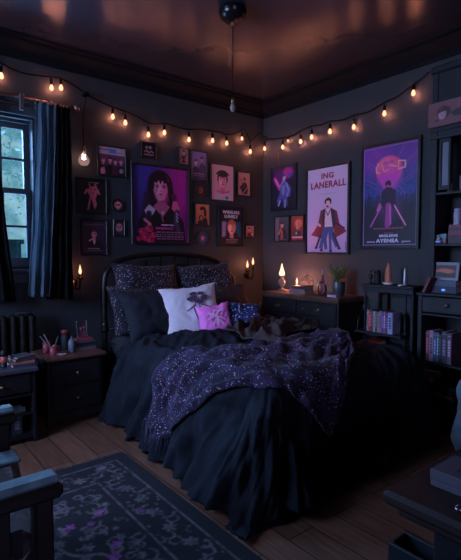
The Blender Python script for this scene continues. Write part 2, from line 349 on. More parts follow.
# unseen side and back windows, added as openings for the fill lights
bw = MB().box(-1.3, -1.275, 1.63, 1.70, 1.05, 2.4).box(-1.3, -1.275, 3.0, 3.07, 1.05, 2.4).box(-1.3, -1.274, 1.63, 3.07, 2.4, 2.47).box(-1.3, -1.26, 1.63, 3.07, .98, 1.05)
bw.box(-1.42, -1.38, 2.33, 2.37, 1.05, 2.4)
b2 = struct('added_side_window', bw, M_SASH); MB().box(-1.405, -1.40, 1.70, 3.0, 1.05, 2.4).build('pane', M_PANE, b2)
bw = MB().box(-1.17, -1.1, YBK, YBK + .025, 1.1, 2.4).box(.4, .47, YBK, YBK + .025, 1.1, 2.4).box(-1.17, .47, YBK, YBK + .026, 2.4, 2.47).box(-1.17, .47, YBK, YBK + .04, 1.03, 1.1).box(-.37, -.33, YBK - .12, YBK - .08, 1.1, 2.4)
b3 = struct('added_back_window', bw, M_SASH); MB().box(-1.1, .4, YBK - .105, YBK - .10, 1.1, 2.4).build('pane', M_PANE, b3)
# ------------------------------------------------------------------ bed
MX0, MX1, MY0, MY1, TZ = 1.55, 2.70, 1.66, 3.60, .60
def fbm(x, y, z=0., o=3): return noise.fractal(Vector((x, y, z)), 1., 2., o)
def drape(u, v, off=0., folds=1.):
    """world place of the point (u, v) of a sheet laid over the bed"""
    px_, py_ = min(max(u, MX0), MX1), max(v, MY0); dx, dy = u - px_, v - py_; d = math.hypot(dx, dy)
    # wrinkles of the top
    a = .85; ru, rv = u * math.cos(a) + v * math.sin(a), -u * math.sin(a) + v * math.cos(a)
    wr = (abs(fbm(ru * 2.2, rv * 6.5, 3.1)) * -.050 + fbm(u * 2.1, v * 2.1, 7.7) * .030 + .012 * fbm(u * 11, v * 7, 1.))
    if d < 1e-6:
        edge = min(u - MX0, MX1 - u, v - MY0)
        puff = .018 * sstep(0, .35, edge)
        return Vector((px_, py_, TZ + puff + wr * folds + off))
    nx, ny = dx / d, dy / d; Rr = .17; q = Rr * math.pi / 2
    ang = math.atan2(-ny, -nx)                       # 0 on the left side, 90 deg at the foot
    if dx < 0: s = -py_ + MY0 + ang * .42
    else: s = (px_ - MX0) + .42 * math.pi / 2 + (0 if dx == 0 else (ang - math.pi / 2) * .42 if ang > 0 else 0)
    if dx < 0 and dy == 0: s = -(py_ - MY0)
    if dx > 0: s = (MX1 - MX0) + .42 * math.pi / 2 + .42 * math.atan2(nx, -ny) + (py_ - MY0)
    if dx == 0: s = (px_ - MX0) + .42 * math.pi / 2
    if d < q: th = d / Rr; out, drop = Rr * math.sin(th), Rr * (1 - math.cos(th)); nz_ = math.cos(th)
    else: e = d - q; sl = (.20 + .24 * sstep(2.7, 1.75, py_)) if nx < -.1 else .30; out, drop = Rr + sl * e, Rr + .95 * e; nz_ = .25
    t = sstep(.04, .55, d)
    ph = s * math.pi / .23 + 2.4 * fbm(s * 1.6, d * .8, 5.) + (1.1 * d if dx < 0 else 0)
    wv = (1 - 2 * abs(math.sin(ph)) ** .75) * -.75 + .35 * math.sin(s * 2 * math.pi / .13 + 3 * fbm(s * 3, d * 1.2, 2.))
    wv *= .30 + .70 * sstep(.1, -.8, nx) + .30 * fbm(s * .9, 3., 1.)
    fo = (wv * .030 * t + .045 * fbm(s * 3.1 + d * 2.2, d * .8, 9., 2) * sstep(0, .25, d) - .060 * abs(fbm(s * 6.5 + d * 2.6, d * .9, 14., 3)) * sstep(0, .15, d) + .012 * fbm(s * 14, d * 6, 4.)) * folds
    out += fo; z = TZ - drop + wr * nz_ * folds + off * nz_ ; out += off * (1 - nz_ * .5)
    fl = .012 + off
    hem = .028 * fbm(s * 2.3, .5, 12.)
    if z + hem < fl: out += (fl - z - hem) * .55; z = fl + .012 * abs(fbm(s * 9, d * 9, 2)) + .02 * max(0, math.sin(s * 30)) * sstep(.5, .9, d)
    else: z += hem * t
    return Vector((px_ + nx * out, py_ + ny * out, z))
bed = thing('bed', 'black iron double bed with arched headboard between the nightstand and the dresser', 'bed', (2.15, 2.55, 0))
BL = Vector((2.15, 2.55, 0))
def loc_mb(mb, L): return mb.xform(Matrix.Translation(-Vector(L)))
mt = MB(); mt.box(1.50, 2.80, 1.62, 3.44, .30, .555, .05); loc_mb(mt, BL).build('mattress', M_SHEET, bed)
fr = MB(); fr.box(1.48, 2.82, 1.62, 3.50, .20, .30, .01); loc_mb(fr, BL).build('bed_frame', M_METAL, bed)
for (x, y) in ((1.60, 1.72), (2.72, 1.70)):
    lg = MB(); lg.tube([(x, y, .21), (x, y, .1), (x, y, .0)], [.025, .016, .022], 10); loc_mb(lg, BL).build('leg', M_METAL, bed)
hy = 3.53
left, right = on_y(104, 285, hy), on_y(233, 284, hy)
arch = [(left.x, hy, .0), (left.x, hy, .5), (left.x, hy, .90)] + [tuple(on_y(*p, hy)) for p in ((105.5, 275), (109, 268.5), (116, 262.5), (127, 258), (140, 255.6), (156, 254.2), (173, 253.8), (190, 255), (205, 257.4), (218, 262.5), (226, 269), (231, 277))] + [(right.x, hy, .92), (right.x, hy, .5), (right.x, hy, 0)]
hb = MB(); hb.tube(spline(arch, 5), .022, 12); loc_mb(hb, BL).build('headboard', M_METAL, bed)
xl, xr = left.x + .10, right.x - .10
ia = [(xl, hy, .58), (xl, hy, .88), (xl + .03, hy, .96), (xl + .12, hy, 1.03), (xl + .30, hy, 1.075), ((xl + xr) / 2, hy, 1.09), (xr - .30, hy, 1.075), (xr - .12, hy, 1.03), (xr - .03, hy, .96), (xr, hy, .88), (xr, hy, .58)]
ih = MB(); ih.tube(spline(ia, 5), .011, 10); ih.tube([(left.x, hy, .58), (right.x, hy, .58)], .012, 10)
loc_mb(ih, BL).build('inner_rail', M_METAL, bed)
for k in range(7):
    x = xl + (xr - xl) * (k + 1) / 8; zt = 1.17 - .10 * abs((k - 3) / 3.6) ** 2.2
    loc_mb(MB().tube([(x, hy, .58), (x, hy, zt)], .008, 8), BL).build('spindle', M_METAL, bed)
for x in (left.x, right.x):
    loc_mb(MB().lathe([(0, .55), (.026, .555), (.03, .58), (.024, .60), (.03, .62), (.026, .645), (0, .65)], (x, hy, 0), 14), BL).build('collar', M_METAL, bed)
# duvet
U0, U1, V0, V1 = .86, 3.36, 1.00, 2.80
def duv(a, b):
    u = U0 + (U1 - U0) * a; VE = V1 + .30 * sstep(1.95, 1.40, u); v = V0 + (VE - V0) * b
    # hems pull in toward the corners so they do not pile up on the floor
    ex = max(0, MX0 - u) + max(0, u - MX1); ey = max(0, MY0 - v)
    if ex > 0 and ey > 0:
        d = math.hypot(ex, ey); m_ = max(ex, ey); k = 1 - .26 * (min(ex, ey) / m_) ; 
        u = (MX0 - ex * (.95 if ey < ex else k + .1)) if u < MX0 else (MX1 + ex * k); v = MY0 - ey * k
    end = sstep(VE - .10, VE, v); vv = v + .05 * fbm(u * 3, 0, 4.) * sstep(VE - .4, VE, v)
    p = drape(u, vv); 
    p.x = p.x if p.x < 2.86 else 2.86 + (p.x - 2.86) * .22
    lift = .018 * math.exp(-((v - VE + .12) / .10) ** 2) * (1 if MX0 < u < MX1 else .4)
    p.z += lift + .016 * abs(fbm(u * 3.2, v * 6, 8.)) * sstep(2.2, 2.7, v); p.z -= end * .060
    return p
dm = MB(); dm.grid(duv, 250, 200)
dv = dm.build('duvet', M_DUVET, solid=.022); tag(dv, 'black crumpled duvet spread over the bed and hanging to the floor', 'duvet')
# galaxy throw
def lerp_curve(C, t):
    t = t * (len(C) - 1); i = min(int(t), len(C) - 2); f = t - i; f = f * f * (3 - 2 * f) * .5 + f * .5
    return (C[i][0] * (1 - f) + C[i + 1][0] * f, C[i][1] * (1 - f) + C[i + 1][1] * f)
BOT = [(.98, 2.20), (1.17, 2.02), (1.33, 1.84), (1.43, 1.64), (1.58, 1.49), (1.77, 1.24), (1.91, 1.39), (2.04, 1.53), (2.20, 1.62), (2.36, 1.74), (2.47, 1.86)]
TOPC = [(1.00, 2.52), (1.25, 2.46), (1.50, 2.34), (1.70, 2.20), (1.86, 2.14), (2.08, 2.14), (2.28, 2.12), (2.42, 2.08), (2.50, 2.02), (2.54, 1.96), (2.55, 1.90)]
def thr(a, b):
    p, q = lerp_curve(BOT, a), lerp_curve(TOPC, a)
    u, v = p[0] * (1 - b) + q[0] * b, p[1] * (1 - b) + q[1] * b
    P = drape(u, v, .026); dd = .018 * abs(fbm(a * 3.0 + b * 5.5, b * 7, 6.)) + .012 * math.sin(b * 34 + 3 * fbm(a * 4, b, 1.)) * sstep(.0, .25, a)
    P.z += dd + .006
    if u < MX0: P.x -= dd
    return P
tm = MB(); tm.grid(thr, 150, 60)
tw = tm.build('throw_blanket', M_THROW, solid=.012); tag(tw, 'dark violet throw with starry flecks, lying diagonally over the foot of the bed', 'throw blanket')
fg = MB(); rnd = random.Random(5)
for k in range(44):
    p = thr(0, k / 43); q = thr(.012, k / 43); d = Vector((-.12, 0, -1)).normalized()
    l = .07 + rnd.random() * .03; fg.tube([p + (q - p) * .2, p + d * l * .5 + Vector((rnd.uniform(-.004, .004), rnd.uniform(-.006, .006), 0)), p + d * l + Vector((-.01, rnd.uniform(-.01, .01), 0))], [.003, .0028, .0012], 5)
fo_ = fg.build('fringe', mat('dark_violet_yarn', (.03, .024, .05), rough=.9), tw); fo_['kind'] = 'stuff'
# bunched brown blanket
def bunch(a, b):
    u = 2.0 + .76 * a; v = 2.08 + .50 * b + .16 * math.sin(a * 3.) - .05 * a
    base = drape(min(u, 2.74), v, .03).z + .012
    e = min(a, 1 - a, b, 1 - b); k = sstep(0, .14, e)
    hh = .065 * (1 - abs(fbm(a * 1.6 + b * 1.2, b * 4.0 - a * 1.8, 2.2, 2)) * 2.6) + .012 * fbm(a * 6, b * 8, 5.)
    return Vector((u + .05 * fbm(b * 3, a * 3, 3.), v + .05 * fbm(a * 4, b * 4, 9.), base + max(0, hh) * k))
bb = MB(); bb.grid(bunch, 90, 70)
tag(bb.build('bed_blanket', M_BROWN, solid=.01), 'dark brown knitted blanket bunched in folds below the cushions', 'blanket')

# pillows and cushions -------------------------------------------------
def pillow_mb(w_, h_, t_, seed, n=34, crease=1.):
    """standing in the xz plane, centred, puffed in y"""
    mb = MB()
    for sgn in (-1, 1):
        def f(a, b):
            x, z = 2 * a - 1, 2 * b - 1
            pin = 1 - .11 * (1 - x * x) * abs(z) ** 3; piz = 1 - .11 * (1 - z * z) * abs(x) ** 3
            th = ((1 - abs(x) ** 3.2) * (1 - abs(z) ** 3.2)) ** .55
            wr = (.16 * fbm(x * 1.6 + seed, z * 1.6, seed * 3.1) + .16 * abs(fbm(x * 2.6 + seed, z * 2.3, seed)) * (-1) + .03 * fbm(x * 7, z * 7, seed + 2.)) * crease
            return Vector((x * w_ / 2 * piz, sgn * t_ / 2 * (th * (1 + wr) + .015), z * h_ / 2 * pin + .012 * fbm(x * 2, seed, 1.)))
        mb.grid(f, n, n, flip=(sgn > 0))
    return mb
def pillow(name, label, cpx, w_, h_, t_, m, lean, yaw, roll, seed, y, cat='pillow', group=None):
    c = on_y(*cpx, y); mb = pillow_mb(w_, h_, t_, seed)
    o = mb.build(name, m); o.location = c
    o.rotation_euler = (Matrix.Rotation(R(yaw), 4, 'Z') @ Matrix.Rotation(R(-lean), 4, 'X') @ Matrix.Rotation(R(roll), 4, 'Y')).to_euler()
    return tag(o, label, cat, group)
pillow('pillow', 'large star-speckled pillow leaning on the left half of the headboard', (149, 291), .62, .48, .17, M_STARP, 22, 3, 3, 1.3, 3.37)
pillow('pillow', 'large star-speckled pillow leaning on the right half of the headboard', (208, 288), .62, .48, .17, M_STARP, 22, -3, -3, 4.7, 3.37)
pillow('pillow', 'star-speckled pillow mostly hidden behind the plain black pillow at the left', (140, 312), .50, .42, .13, M_STARP, 28, 4, 5, 2.9, 3.22)
pillow('pillow', 'plain black pillow left of the white printed cushion', (157, 313), .56, .42, .17, M_PILL, 34, -4, -3, 6.1, 3.08)
pillow('pillow', 'plain brownish-black pillow right of the white printed cushion', (226, 306), .54, .40, .15, M_PILLW, 28, -8, -3, 8.8, 3.17)
wc = pillow('cushion', 'pale lilac-white cushion printed with a dark bouquet of roses', (192, 311), .46, .43, .13, mat('lilac_white_cotton', (.62, .54, .64), rough=.85, nscale=10, namt=.1), 26, -22, -6, 3.3, 2.94, 'cushion')
pc = pillow('cushion', 'small bright pink cushion with a white line drawing, in front of the white one', (214.5, 319.5), .265, .245, .11, mat('hot_pink_cotton', (.80, .18, .62), rough=.8, nscale=12, namt=.12), 24, -22, -5, 5.5, 2.74, 'cushion')
pillow('cushion', 'small navy cushion with violet speckles right of the pink one', (243.5, 317.5), .29, .25, .11, M_NAVYP, 24, -24, 4, 7.4, 2.68, 'cushion')
def on_pillow(w_, h_, t_, x, z, lift=.003):
    th = ((1 - abs(x) ** 3.2) * (1 - abs(z) ** 3.2)) ** .55; return Vector((x * w_ / 2, -t_ / 2 * (th * 1.12 + .02) - lift, z * h_ / 2))
rm = MB(); rr = random.Random(3)      # rose bouquet print: petals as thin curved leaves lying on the cushion
for (cx_, cz_, s_) in ((-.02, .34, .17), (.22, .22, .15), (.40, .36, .14), (.05, .52, .12), (.30, .52, .11)):
    for k in range(9):
        a = k * 2.4; r_ = s_ * (.25 + .09 * k) ; cx2, cz2 = cx_ + math.cos(a) * r_ * .6, cz_ + math.sin(a) * r_ * .6; pt = []
        for i in range(8):
            t = i / 8 * 2 * math.pi; pt.append(on_pillow(.46, .43, .13, cx2 + s_ * .62 * math.cos(t), cz2 + s_ * .42 * math.sin(t + a), .003 + k * .0004))
        rm.add(pt, [tuple(range(8))])
def stroke(mb, pts, w2, W_, H_, T_, lift=.004):
    P = spline([(p[0], 0, p[1]) for p in pts], 5)
    for i in range(len(P) - 1):
        a, b = P[i], P[i + 1]; d = (b - a).normalized(); q = Vector((-d.z, 0, d.x)) * w2
        mb.add([on_pillow(W_, H_, T_, c.x, c.z, lift) for c in (a + q, b + q, b - q, a - q)], [(0, 1, 2, 3)])
for pts in ([(.1, .2), (.02, -.1), (.1, -.5)], [(.2, .1), (.25, -.2), (.15, -.55)], [(.05, .1), (-.15, -.05), (-.25, -.1)], [(.25, .1), (.5, .0), (.6, -.15)]):
    stroke(rm, pts, .020, .46, .43, .13)
rm.build('print', mat('plum_ink', (.07, .03, .075), rough=.8), wc)
pm = MB()
for pts in ([(-.45, .3), (-.1, .15), (.1, .3), (.45, .45)], [(0, .2), (.05, -.1), (0, -.5)], [(-.5, -.1), (-.1, .05), (.3, -.05), (.5, -.2)], [(-.3, -.5), (0, -.1), (.35, -.45)], [(-.15, .25), (0, .45), (.15, .3), (0, .12), (-.15, .25)]):
    stroke(pm, pts, .028, .265, .245, .11)
pm.build('print', mat('pale_pink_ink', (.75, .5, .7), rough=.8), pc)

# ------------------------------------------------------------------ rug
RX0, RX1, RY0, RY1 = -.55, 1.17, .25, 2.50
nw, nh = 340, 446
yy, xx = np.mgrid[0:nh, 0:nw]; X = RX0 + (RX1 - RX0) * xx / (nw - 1); Y = RY1 - (RY1 - RY0) * yy / (nh - 1)
rg = np.zeros((nh, nw, 3)) + np.array((.0055, .006, .012))
rs = np.random.RandomState(4)
def blur(a, k=2):
    for _ in range(k): a = (a + np.roll(a, 1, 0) + np.roll(a, -1, 0) + np.roll(a, 1, 1) + np.roll(a, -1, 1)) / 5
    return a
ex = np.minimum(X - RX0, RX1 - X); ey = np.minimum(Y - RY0, RY1 - Y); ed = np.minimum(ex, ey)
PALE = np.array((.150, .118, .145)); PURP = np.array((.34, .07, .34)); NAVY = np.array((.0065, .0075, .014))
mask = np.zeros((nh, nw)); pur = np.zeros((nh, nw))
def blob(cx, cy, r, m_, asp=1., an=0.):
    dx, dy = X - cx, Y - cy; a = dx * math.cos(an) + dy * math.sin(an); b = -dx * math.sin(an) + dy * math.cos(an); m_[(a / r) ** 2 + (b / (r * asp)) ** 2 < 1] = 1
def flower(cx, cy, r, m_, n=6, ph=0.):
    for k in range(n):
        a = ph + k * 2 * math.pi / n; blob(cx + math.cos(a) * r * .6, cy + math.sin(a) * r * .6, r * .38, m_, .6, a)
    blob(cx, cy, r * .2, m_)
def arc(cx, cy, r, a0, a1, wd, m_, gx=1.):
    d = np.hypot((X - cx) / gx, Y - cy); an = np.arctan2(Y - cy, (X - cx) / gx); m_[(abs(d - r) < wd) & (((an - a0) % (2 * math.pi)) < (a1 - a0))] = 1
# border band with scrolling vine
band = (ed > .085) & (ed < .25)
for side in range(4):
    L_ = (RX1 - RX0) if side % 2 == 0 else (RY1 - RY0); k = 0; s = .12
    while s < L_ - .1:
        o = .165 + .045 * math.sin(s * 23)
        cx, cy = {0: (RX0 + s, RY1 - o), 1: (RX1 - o, RY1 - s), 2: (RX0 + s, RY0 + o), 3: (RX0 + o, RY1 - s)}[side]
        if k % 3 == 0: flower(cx, cy, .036, mask, 6, s)
        else: arc(cx, cy, .026, s * 3, s * 3 + 4.2, .0045, mask); blob(cx + .02, cy - .02, .011, mask, .5, s * 5); blob(cx - .03, cy + .03, .009, mask, .6, s * 7)
        if k % 11 == 0: flower(cx, cy, .02, pur, 5, s)
        s += .047; k += 1
for k in range(1500):
    cx, cy = rs.uniform(RX0 + .08, RX1 - .08), rs.uniform(RY0 + .08, RY1 - .08); e_ = min(cx - RX0, RX1 - cx, cy - RY0, RY1 - cy)
    if e_ < .25 and k % 2 == 0: blob(cx, cy, rs.uniform(.006, .012), mask, .5, k)
    elif e_ > .3 and k % 3 == 0: blob(cx, cy, rs.uniform(.005, .011), mask, .5, k)
for e0 in (.072, .262): mask[abs(ed - e0) < .005] = 1
for e0 in (.28,): mask[(abs(ed - e0) < .008) & ((np.sin(X * 90) + np.sin(Y * 90)) > .2)] = 1
CX, CY = (RX0 + RX1) / 2, (RY0 + RY1) / 2
for r_, wd in ((.15, .007), (.24, .006), (.33, .007), (.44, .006)):
    d = np.hypot((X - CX), (Y - CY) * .8); an = np.arctan2((Y - CY) * .8, X - CX)
    mask[(abs(d - r_ - .022 * np.cos(an * 12)) < wd)] = 1
for n_f, r_, s_ in ((9, .195, .026), (14, .245, .022), (16, .30, .028), (20, .36, .024), (24, .41, .026), (26, .47, .03), (30, .53, .026)):
    for k in range(n_f):
        a = 2 * math.pi * k / n_f + r_; cx, cy = CX + math.cos(a) * r_, CY + math.sin(a) * r_ / .8
        flower(cx, cy, s_, pur if (k % 6 == 0) else mask, 6, a)
flower(CX, CY, .1, pur, 8); flower(CX, CY, .06, mask, 8)
for k in range(900):
    cx, cy = rs.uniform(RX0 + .3, RX1 - .3), rs.uniform(RY0 + .3, RY1 - .3)
    if math.hypot(cx - CX, (cy - CY) * .8) < .5: continue
    if k % 3: arc(cx, cy, rs.uniform(.012, .04), rs.uniform(0, 6), rs.uniform(6, 9), .004, mask)
    elif k % 2: blob(cx, cy, rs.uniform(.008, .018), mask, .5, k)
    else: flower(cx, cy, rs.uniform(.014, .028), pur if k % 18 == 0 else mask, 5, k)
wear = blur(rs.rand(nh, nw), 6); wear = np.clip((wear - wear.mean()) / wear.std() * .25 + .75, .25, 1)[..., None]
mk = blur(mask, 1)[..., None]; pk = blur(pur, 1)[..., None]
rg = rg * (1 - mk * wear) + PALE * mk * wear; rg = rg * (1 - pk * wear) + PURP * pk * wear
rg[ed < .06] = NAVY; rg *= (.8 + .4 * rs.rand(nh, nw, 1))
M_RUG = M_PRINT.copy(); M_RUG.name = 'woven_rug_pile'; M_RUG.node_tree.nodes['Principled BSDF'].inputs['Roughness'].default_value = .95
rug = thing('rug', 'dark navy oriental rug with violet floral pattern on the wooden floor', 'rug', ((RX0 + RX1) / 2, (RY0 + RY1) / 2, 0))
inked('rug_pile', np.clip(rg, 0, 1), lambda u, v: Vector(((u - .5) * (RX1 - RX0), (v - .5) * (RY1 - RY0), .012)), rug, M_RUG)
MB().box(-(RX1 - RX0) / 2, (RX1 - RX0) / 2, -(RY1 - RY0) / 2, (RY1 - RY0) / 2, .0005, .0115).build('rug_backing', mat('rug_jute', (.014, .015, .024), rough=.9), rug)
fm = MB(); 
for k in range(170):
    x = -(RX1 - RX0) / 2 + (RX1 - RX0) * (k + .5) / 170; y = (RY1 - RY0) / 2
    for sg in (1, -1): fm.tube([(x, sg * (y - .004), .008), (x + rnd.uniform(-.004, .004), sg * (y + .018), .006), (x + rnd.uniform(-.008, .008), sg * (y + .034 + rnd.random() * .008), .003)], [.0035, .003, .0015], 4)
ff = fm.build('fringe', mat('rug_fringe_yarn', (.018, .02, .034), rough=.9), rug); ff['kind'] = 'stuff'
# ------------------------------------------------------------------ artwork painter
class Art:
    """u runs 0..1 to the right, v 0..1 downward; radii are fractions of the width"""
    def __init__(s, w_, h_, top, bot=None, n=70):
        s.n = n; s.m = max(8, int(n * h_ / w_)); s.k = h_ / w_
        s.v, s.u = np.mgrid[0:s.m, 0:s.n].astype(float); s.v /= s.m - 1; s.u /= s.n - 1
        t = np.array(lin(top)); b = np.array(lin(bot or top)); s.a = t * (1 - s.v[..., None]) + b * s.v[..., None]
    def put(s, mk, c, al=1.): mk = (mk * al)[..., None]; s.a = s.a * (1 - mk) + np.array(lin(c)) * mk; return s
    def ell(s, cx, cy, rx, ry, c, al=1., rot=0., soft=.12):
        dx, dy = s.u - cx, (s.v - cy) * s.k; x = dx * math.cos(rot) + dy * math.sin(rot); y = -dx * math.sin(rot) + dy * math.cos(rot)
        d = np.sqrt((x / rx) ** 2 + (y / ry) ** 2); return s.put(np.clip((1 - d) / soft + .5, 0, 1), c, al)
    def poly(s, pts, c, al=1.):
        ins = np.zeros(s.u.shape, bool); n = len(pts)
        for i in range(n):
            x1, y1 = pts[i]; x2, y2 = pts[(i + 1) % n]
            if y1 == y2: continue
            hit = ((y1 > s.v) != (y2 > s.v)) & (s.u < (x2 - x1) * (s.v - y1) / (y2 - y1) + x1); ins ^= hit
        return s.put(ins.astype(float), c, al)
    def line(s, pts, wd, c, al=1.):
        for (x1, y1), (x2, y2) in zip(pts, pts[1:]):
            y1k, y2k = y1 * s.k, y2 * s.k; dx, dy = x2 - x1, y2k - y1k; L = dx * dx + dy * dy + 1e-9
            t = np.clip(((s.u - x1) * dx + (s.v * s.k - y1k) * dy) / L, 0, 1); d = np.hypot(s.u - x1 - t * dx, s.v * s.k - y1k - t * dy)
            s.put(np.clip((wd - d) / (wd * .4) + .5, 0, 1), c, al)
        return s
    def noise(s, amt, seed=0, k=2):
        r_ = np.random.RandomState(seed).rand(s.m, s.n); r_ = blur(r_, k); r_ = (r_ - r_.mean()) / (r_.std() + 1e-9); s.a = np.clip(s.a * (1 + amt * r_[..., None]), 0, 1); return s
    def head(s, cx, cy, r, skin, hair, long=False, lips=(150, 60, 80), shade=None, top=(30, 25, 35), fringe=True):
        """bust: r is half the face width"""
        k = s.k
        if long: s.ell(cx, cy + .35 * r / k, r * 1.65, r * 2.5, hair); s.poly([(cx - r * 1.6, cy), (cx + r * 1.6, cy), (cx + r * 2.0, cy + 3.4 * r / k), (cx - r * 2.0, cy + 3.4 * r / k)], hair)
        s.poly([(cx - r * .42, cy + .6 * r / k), (cx + r * .42, cy + .6 * r / k), (cx + r * .5, cy + 2.2 * r / k), (cx - r * .5, cy + 2.2 * r / k)], [int(q * .8) for q in skin])
        s.ell(cx, cy - .25 * r / k, r * 1.18, r * 1.45, hair); s.ell(cx, cy, r, r * 1.32, skin); s.ell(cx, cy + .8 * r / k, r * .62, r * .6, skin)
        if shade: s.ell(cx + r * .45, cy + .1 * r / k, r * .5, r * 1.1, shade, .45, soft=.6)
        s.poly([(cx - r * 1.05, cy - .1 * r / k), (cx - r * .9, cy - 1.2 * r / k), (cx, cy - 1.5 * r / k), (cx + r * .95, cy - 1.2 * r / k), (cx + r * 1.05, cy - .1 * r / k), (cx + r * .75, cy - .75 * r / k), (cx + r * .1, cy - (.45 if fringe else .95) * r / k), (cx - r * .7, cy - .7 * r / k)], hair)
        for g in (-1, 1):
            s.ell(cx + g * r * .42, cy - .02 * r / k, r * .2, r * .11, (235, 220, 225)); s.ell(cx + g * r * .42, cy - .02 * r / k, r * .1, r * .11, (20, 12, 18)); s.line([(cx + g * r * .65, cy - .28 * r / k), (cx + g * r * .22, cy - .3 * r / k)], r * .06, hair)
        s.line([(cx + .02 * r, cy + .1 * r / k), (cx - .04 * r, cy + .42 * r / k), (cx + .12 * r, cy + .45 * r / k)], r * .05, [int(q * .68) for q in skin])
        s.ell(cx, cy + .78 * r / k, r * .27, r * .11, lips); return s
def scribble(a, v, wd, c, seed=0, u0=.15, u1=.85, al=.8):
    r_ = random.Random(seed); u = u0
    while u < u1:
        l = r_.uniform(.02, .07); a.line([(u, v), (min(u + l, u1), v)], wd, c, al); u += l + .025
    return a
def pic(label, wall, L, Rr, T_, B_, art, fw=.014, depth=.018, name='framed_picture', cat='picture', mat_=None, mount=None, fm_=None, group=None, texts=()):
    """L, Rr: photo x of the frame's sides; T_, B_: photo y of its left corners. A hangs on wall_head, B on wall_right"""
    if wall == 'A':
        y = YA - .002 - depth; p = on_y(L, T_, y); q = on_y(L, B_, y); r_ = on_y(Rr, T_, y); y = YA - .002; w_ = r_.x - p.x; rz = 0; loc = (p.x + w_ / 2, y, (p.z + q.z) / 2)
    else:
        x = XB - .002 - depth; p = on_x(L, T_, x); q = on_x(L, B_, x); r_ = on_x(Rr, T_, x); x = XB - .002; w_ = p.y - r_.y; rz = -R(90); loc = (x, p.y - w_ / 2, (p.z + q.z) / 2)
    h_ = p.z - q.z; t = thing(name, label, cat, loc, rz, group)
    f = MB(); a, b = w_ / 2, h_ / 2
    f.box(-a, -a + fw, -depth, 0, -b, b, .002).box(a - fw, a, -depth, 0, -b, b, .002).box(-a + fw, a - fw, -depth, 0, b - fw, b, .002).box(-a + fw, a - fw, -depth, 0, -b, -b + fw, .002)
    f.box(-a + fw, a - fw, -.005, 0, -b + fw, b - fw); f.build('frame', fm_ or M_FRAME, t)
    iw, ih = w_ - 2 * fw, h_ - 2 * fw
    if mount: MB().box(-iw / 2, iw / 2, -.0075, -.0055, -ih / 2, ih / 2).build('mount', mount, t); iw -= 2 * .02; ih -= 2 * .02
    A = art(iw, ih)
    inked('print', np.clip(A.a, 0, 1), lambda u, v: Vector(((u - .5) * iw, -.009, (v - .5) * ih)), t)
    for (txt, u, v, wd, hh, c) in texts:
        text_part(txt, .05, mat('ink_%d_%d_%d' % c, lin(c), rough=.6), t, Vector(((u - .5) * iw, -.0100, (.5 - v) * ih)), width=wd * iw, bold=.0018, height=hh * ih)
    return t
# --- wall_head pictures
def band(w_, h_):
    a = Art(w_, h_, (120, 70, 95), (35, 25, 35), 70); a.poly([(0, 0), (1, 0), (1, .26), (0, .26)], (190, 150, 170)); a.poly([(.4, .05), (.66, .05), (.66, .2), (.4, .2)], (60, 120, 190)); scribble(a, .1, .02, (60, 30, 60), 3, .05, .38); scribble(a, .17, .014, (110, 50, 90), 4, .68, .95)
    for i, (x, y) in enumerate(((.16, .5), (.42, .46), (.62, .5), (.84, .48))):
        a.poly([(x - .14, 1), (x - .12, y + .18), (x + .12, y + .18), (x + .14, 1)], ((40, 22, 36), (18, 15, 24), (70, 30, 50), (25, 18, 28))[i]); a.head(x, y, .062, (225, 140, 165), ((140, 50, 75), (35, 18, 28), (60, 25, 40), (150, 60, 90))[i])
    a.poly([(.05, .8), (.2, .72), (.24, .95), (.08, 1)], (200, 110, 140)); a.ell(.85, .82, .08, .08, (170, 160, 170), .7); return a.noise(.08)
def imp(w_, h_):
    a = Art(w_, h_, (16, 13, 16), n=60); P = (205, 95, 115)
    a.ell(.5, .3, .12, .1, P).ell(.62, .24, .07, .08, P).poly([(.3, .3), (.72, .28), (.66, .5), (.42, .5)], P).line([(.32, .32), (.26, .42)], .04, P).line([(.7, .3), (.76, .42)], .035, P)
    a.poly([(.43, .48), (.66, .5), (.62, .6), (.68, .78), (.58, .92), (.52, .7)], P).line([(.46, .5), (.4, .72), (.36, .9)], .035, (170, 90, 120)).line([(.45, .25), (.4, .14)], .02, P).line([(.6, .18), (.66, .1)], .02, P); a.ell(.46, .28, .03, .025, (40, 18, 25)).ell(.6, .3, .03, .03, (60, 22, 35)).line([(.44, .38), (.58, .42)], .012, (70, 22, 35)).ell(.34, .92, .05, .03, (130, 110, 120)); return scribble(a, .08, .014, (150, 140, 150), 2, .38, .75)
def elder(w_, h_):
    a = Art(w_, h_, (48, 36, 58), (36, 30, 50), 70); a.poly([(.18, .86), (.28, .6), (.42, .55), (.5, .72), (.64, .56), (.82, .66), (.88, .86)], (18, 15, 26)); a.poly([(.42, .56), (.56, .56), (.5, .74)], (200, 170, 190)); a.head(.5, .4, .11, (225, 130, 150), (80, 40, 60), shade=(120, 50, 80), fringe=False); a.ell(.53, .24, .1, .05, (60, 30, 45)); a.line([(.4, .38), (.6, .38)], .008, (60, 30, 45)); a.line([(.3, .6), (.44, .54)], .03, (220, 130, 150))
    scribble(a, .1, .012, (190, 90, 120), 1, .1, .9); scribble(a, .14, .01, (130, 60, 90), 7, .2, .8); scribble(a, .84, .02, (150, 130, 160), 5, .25, .7); return scribble(a, .9, .01, (130, 110, 140), 6, .2, .8)
def skullface(w_, h_):
    a = Art(w_, h_, (60, 30, 40), n=40); a.ell(.5, .48, .36, .42, (185, 115, 130)).ell(.35, .42, .1, .09, (70, 25, 40)).ell(.65, .42, .1, .09, (70, 25, 40)).line([(.5, .5), (.46, .62), (.54, .62)], .03, (110, 50, 65)).line([(.34, .75), (.66, .75)], .03, (60, 20, 35)); return a
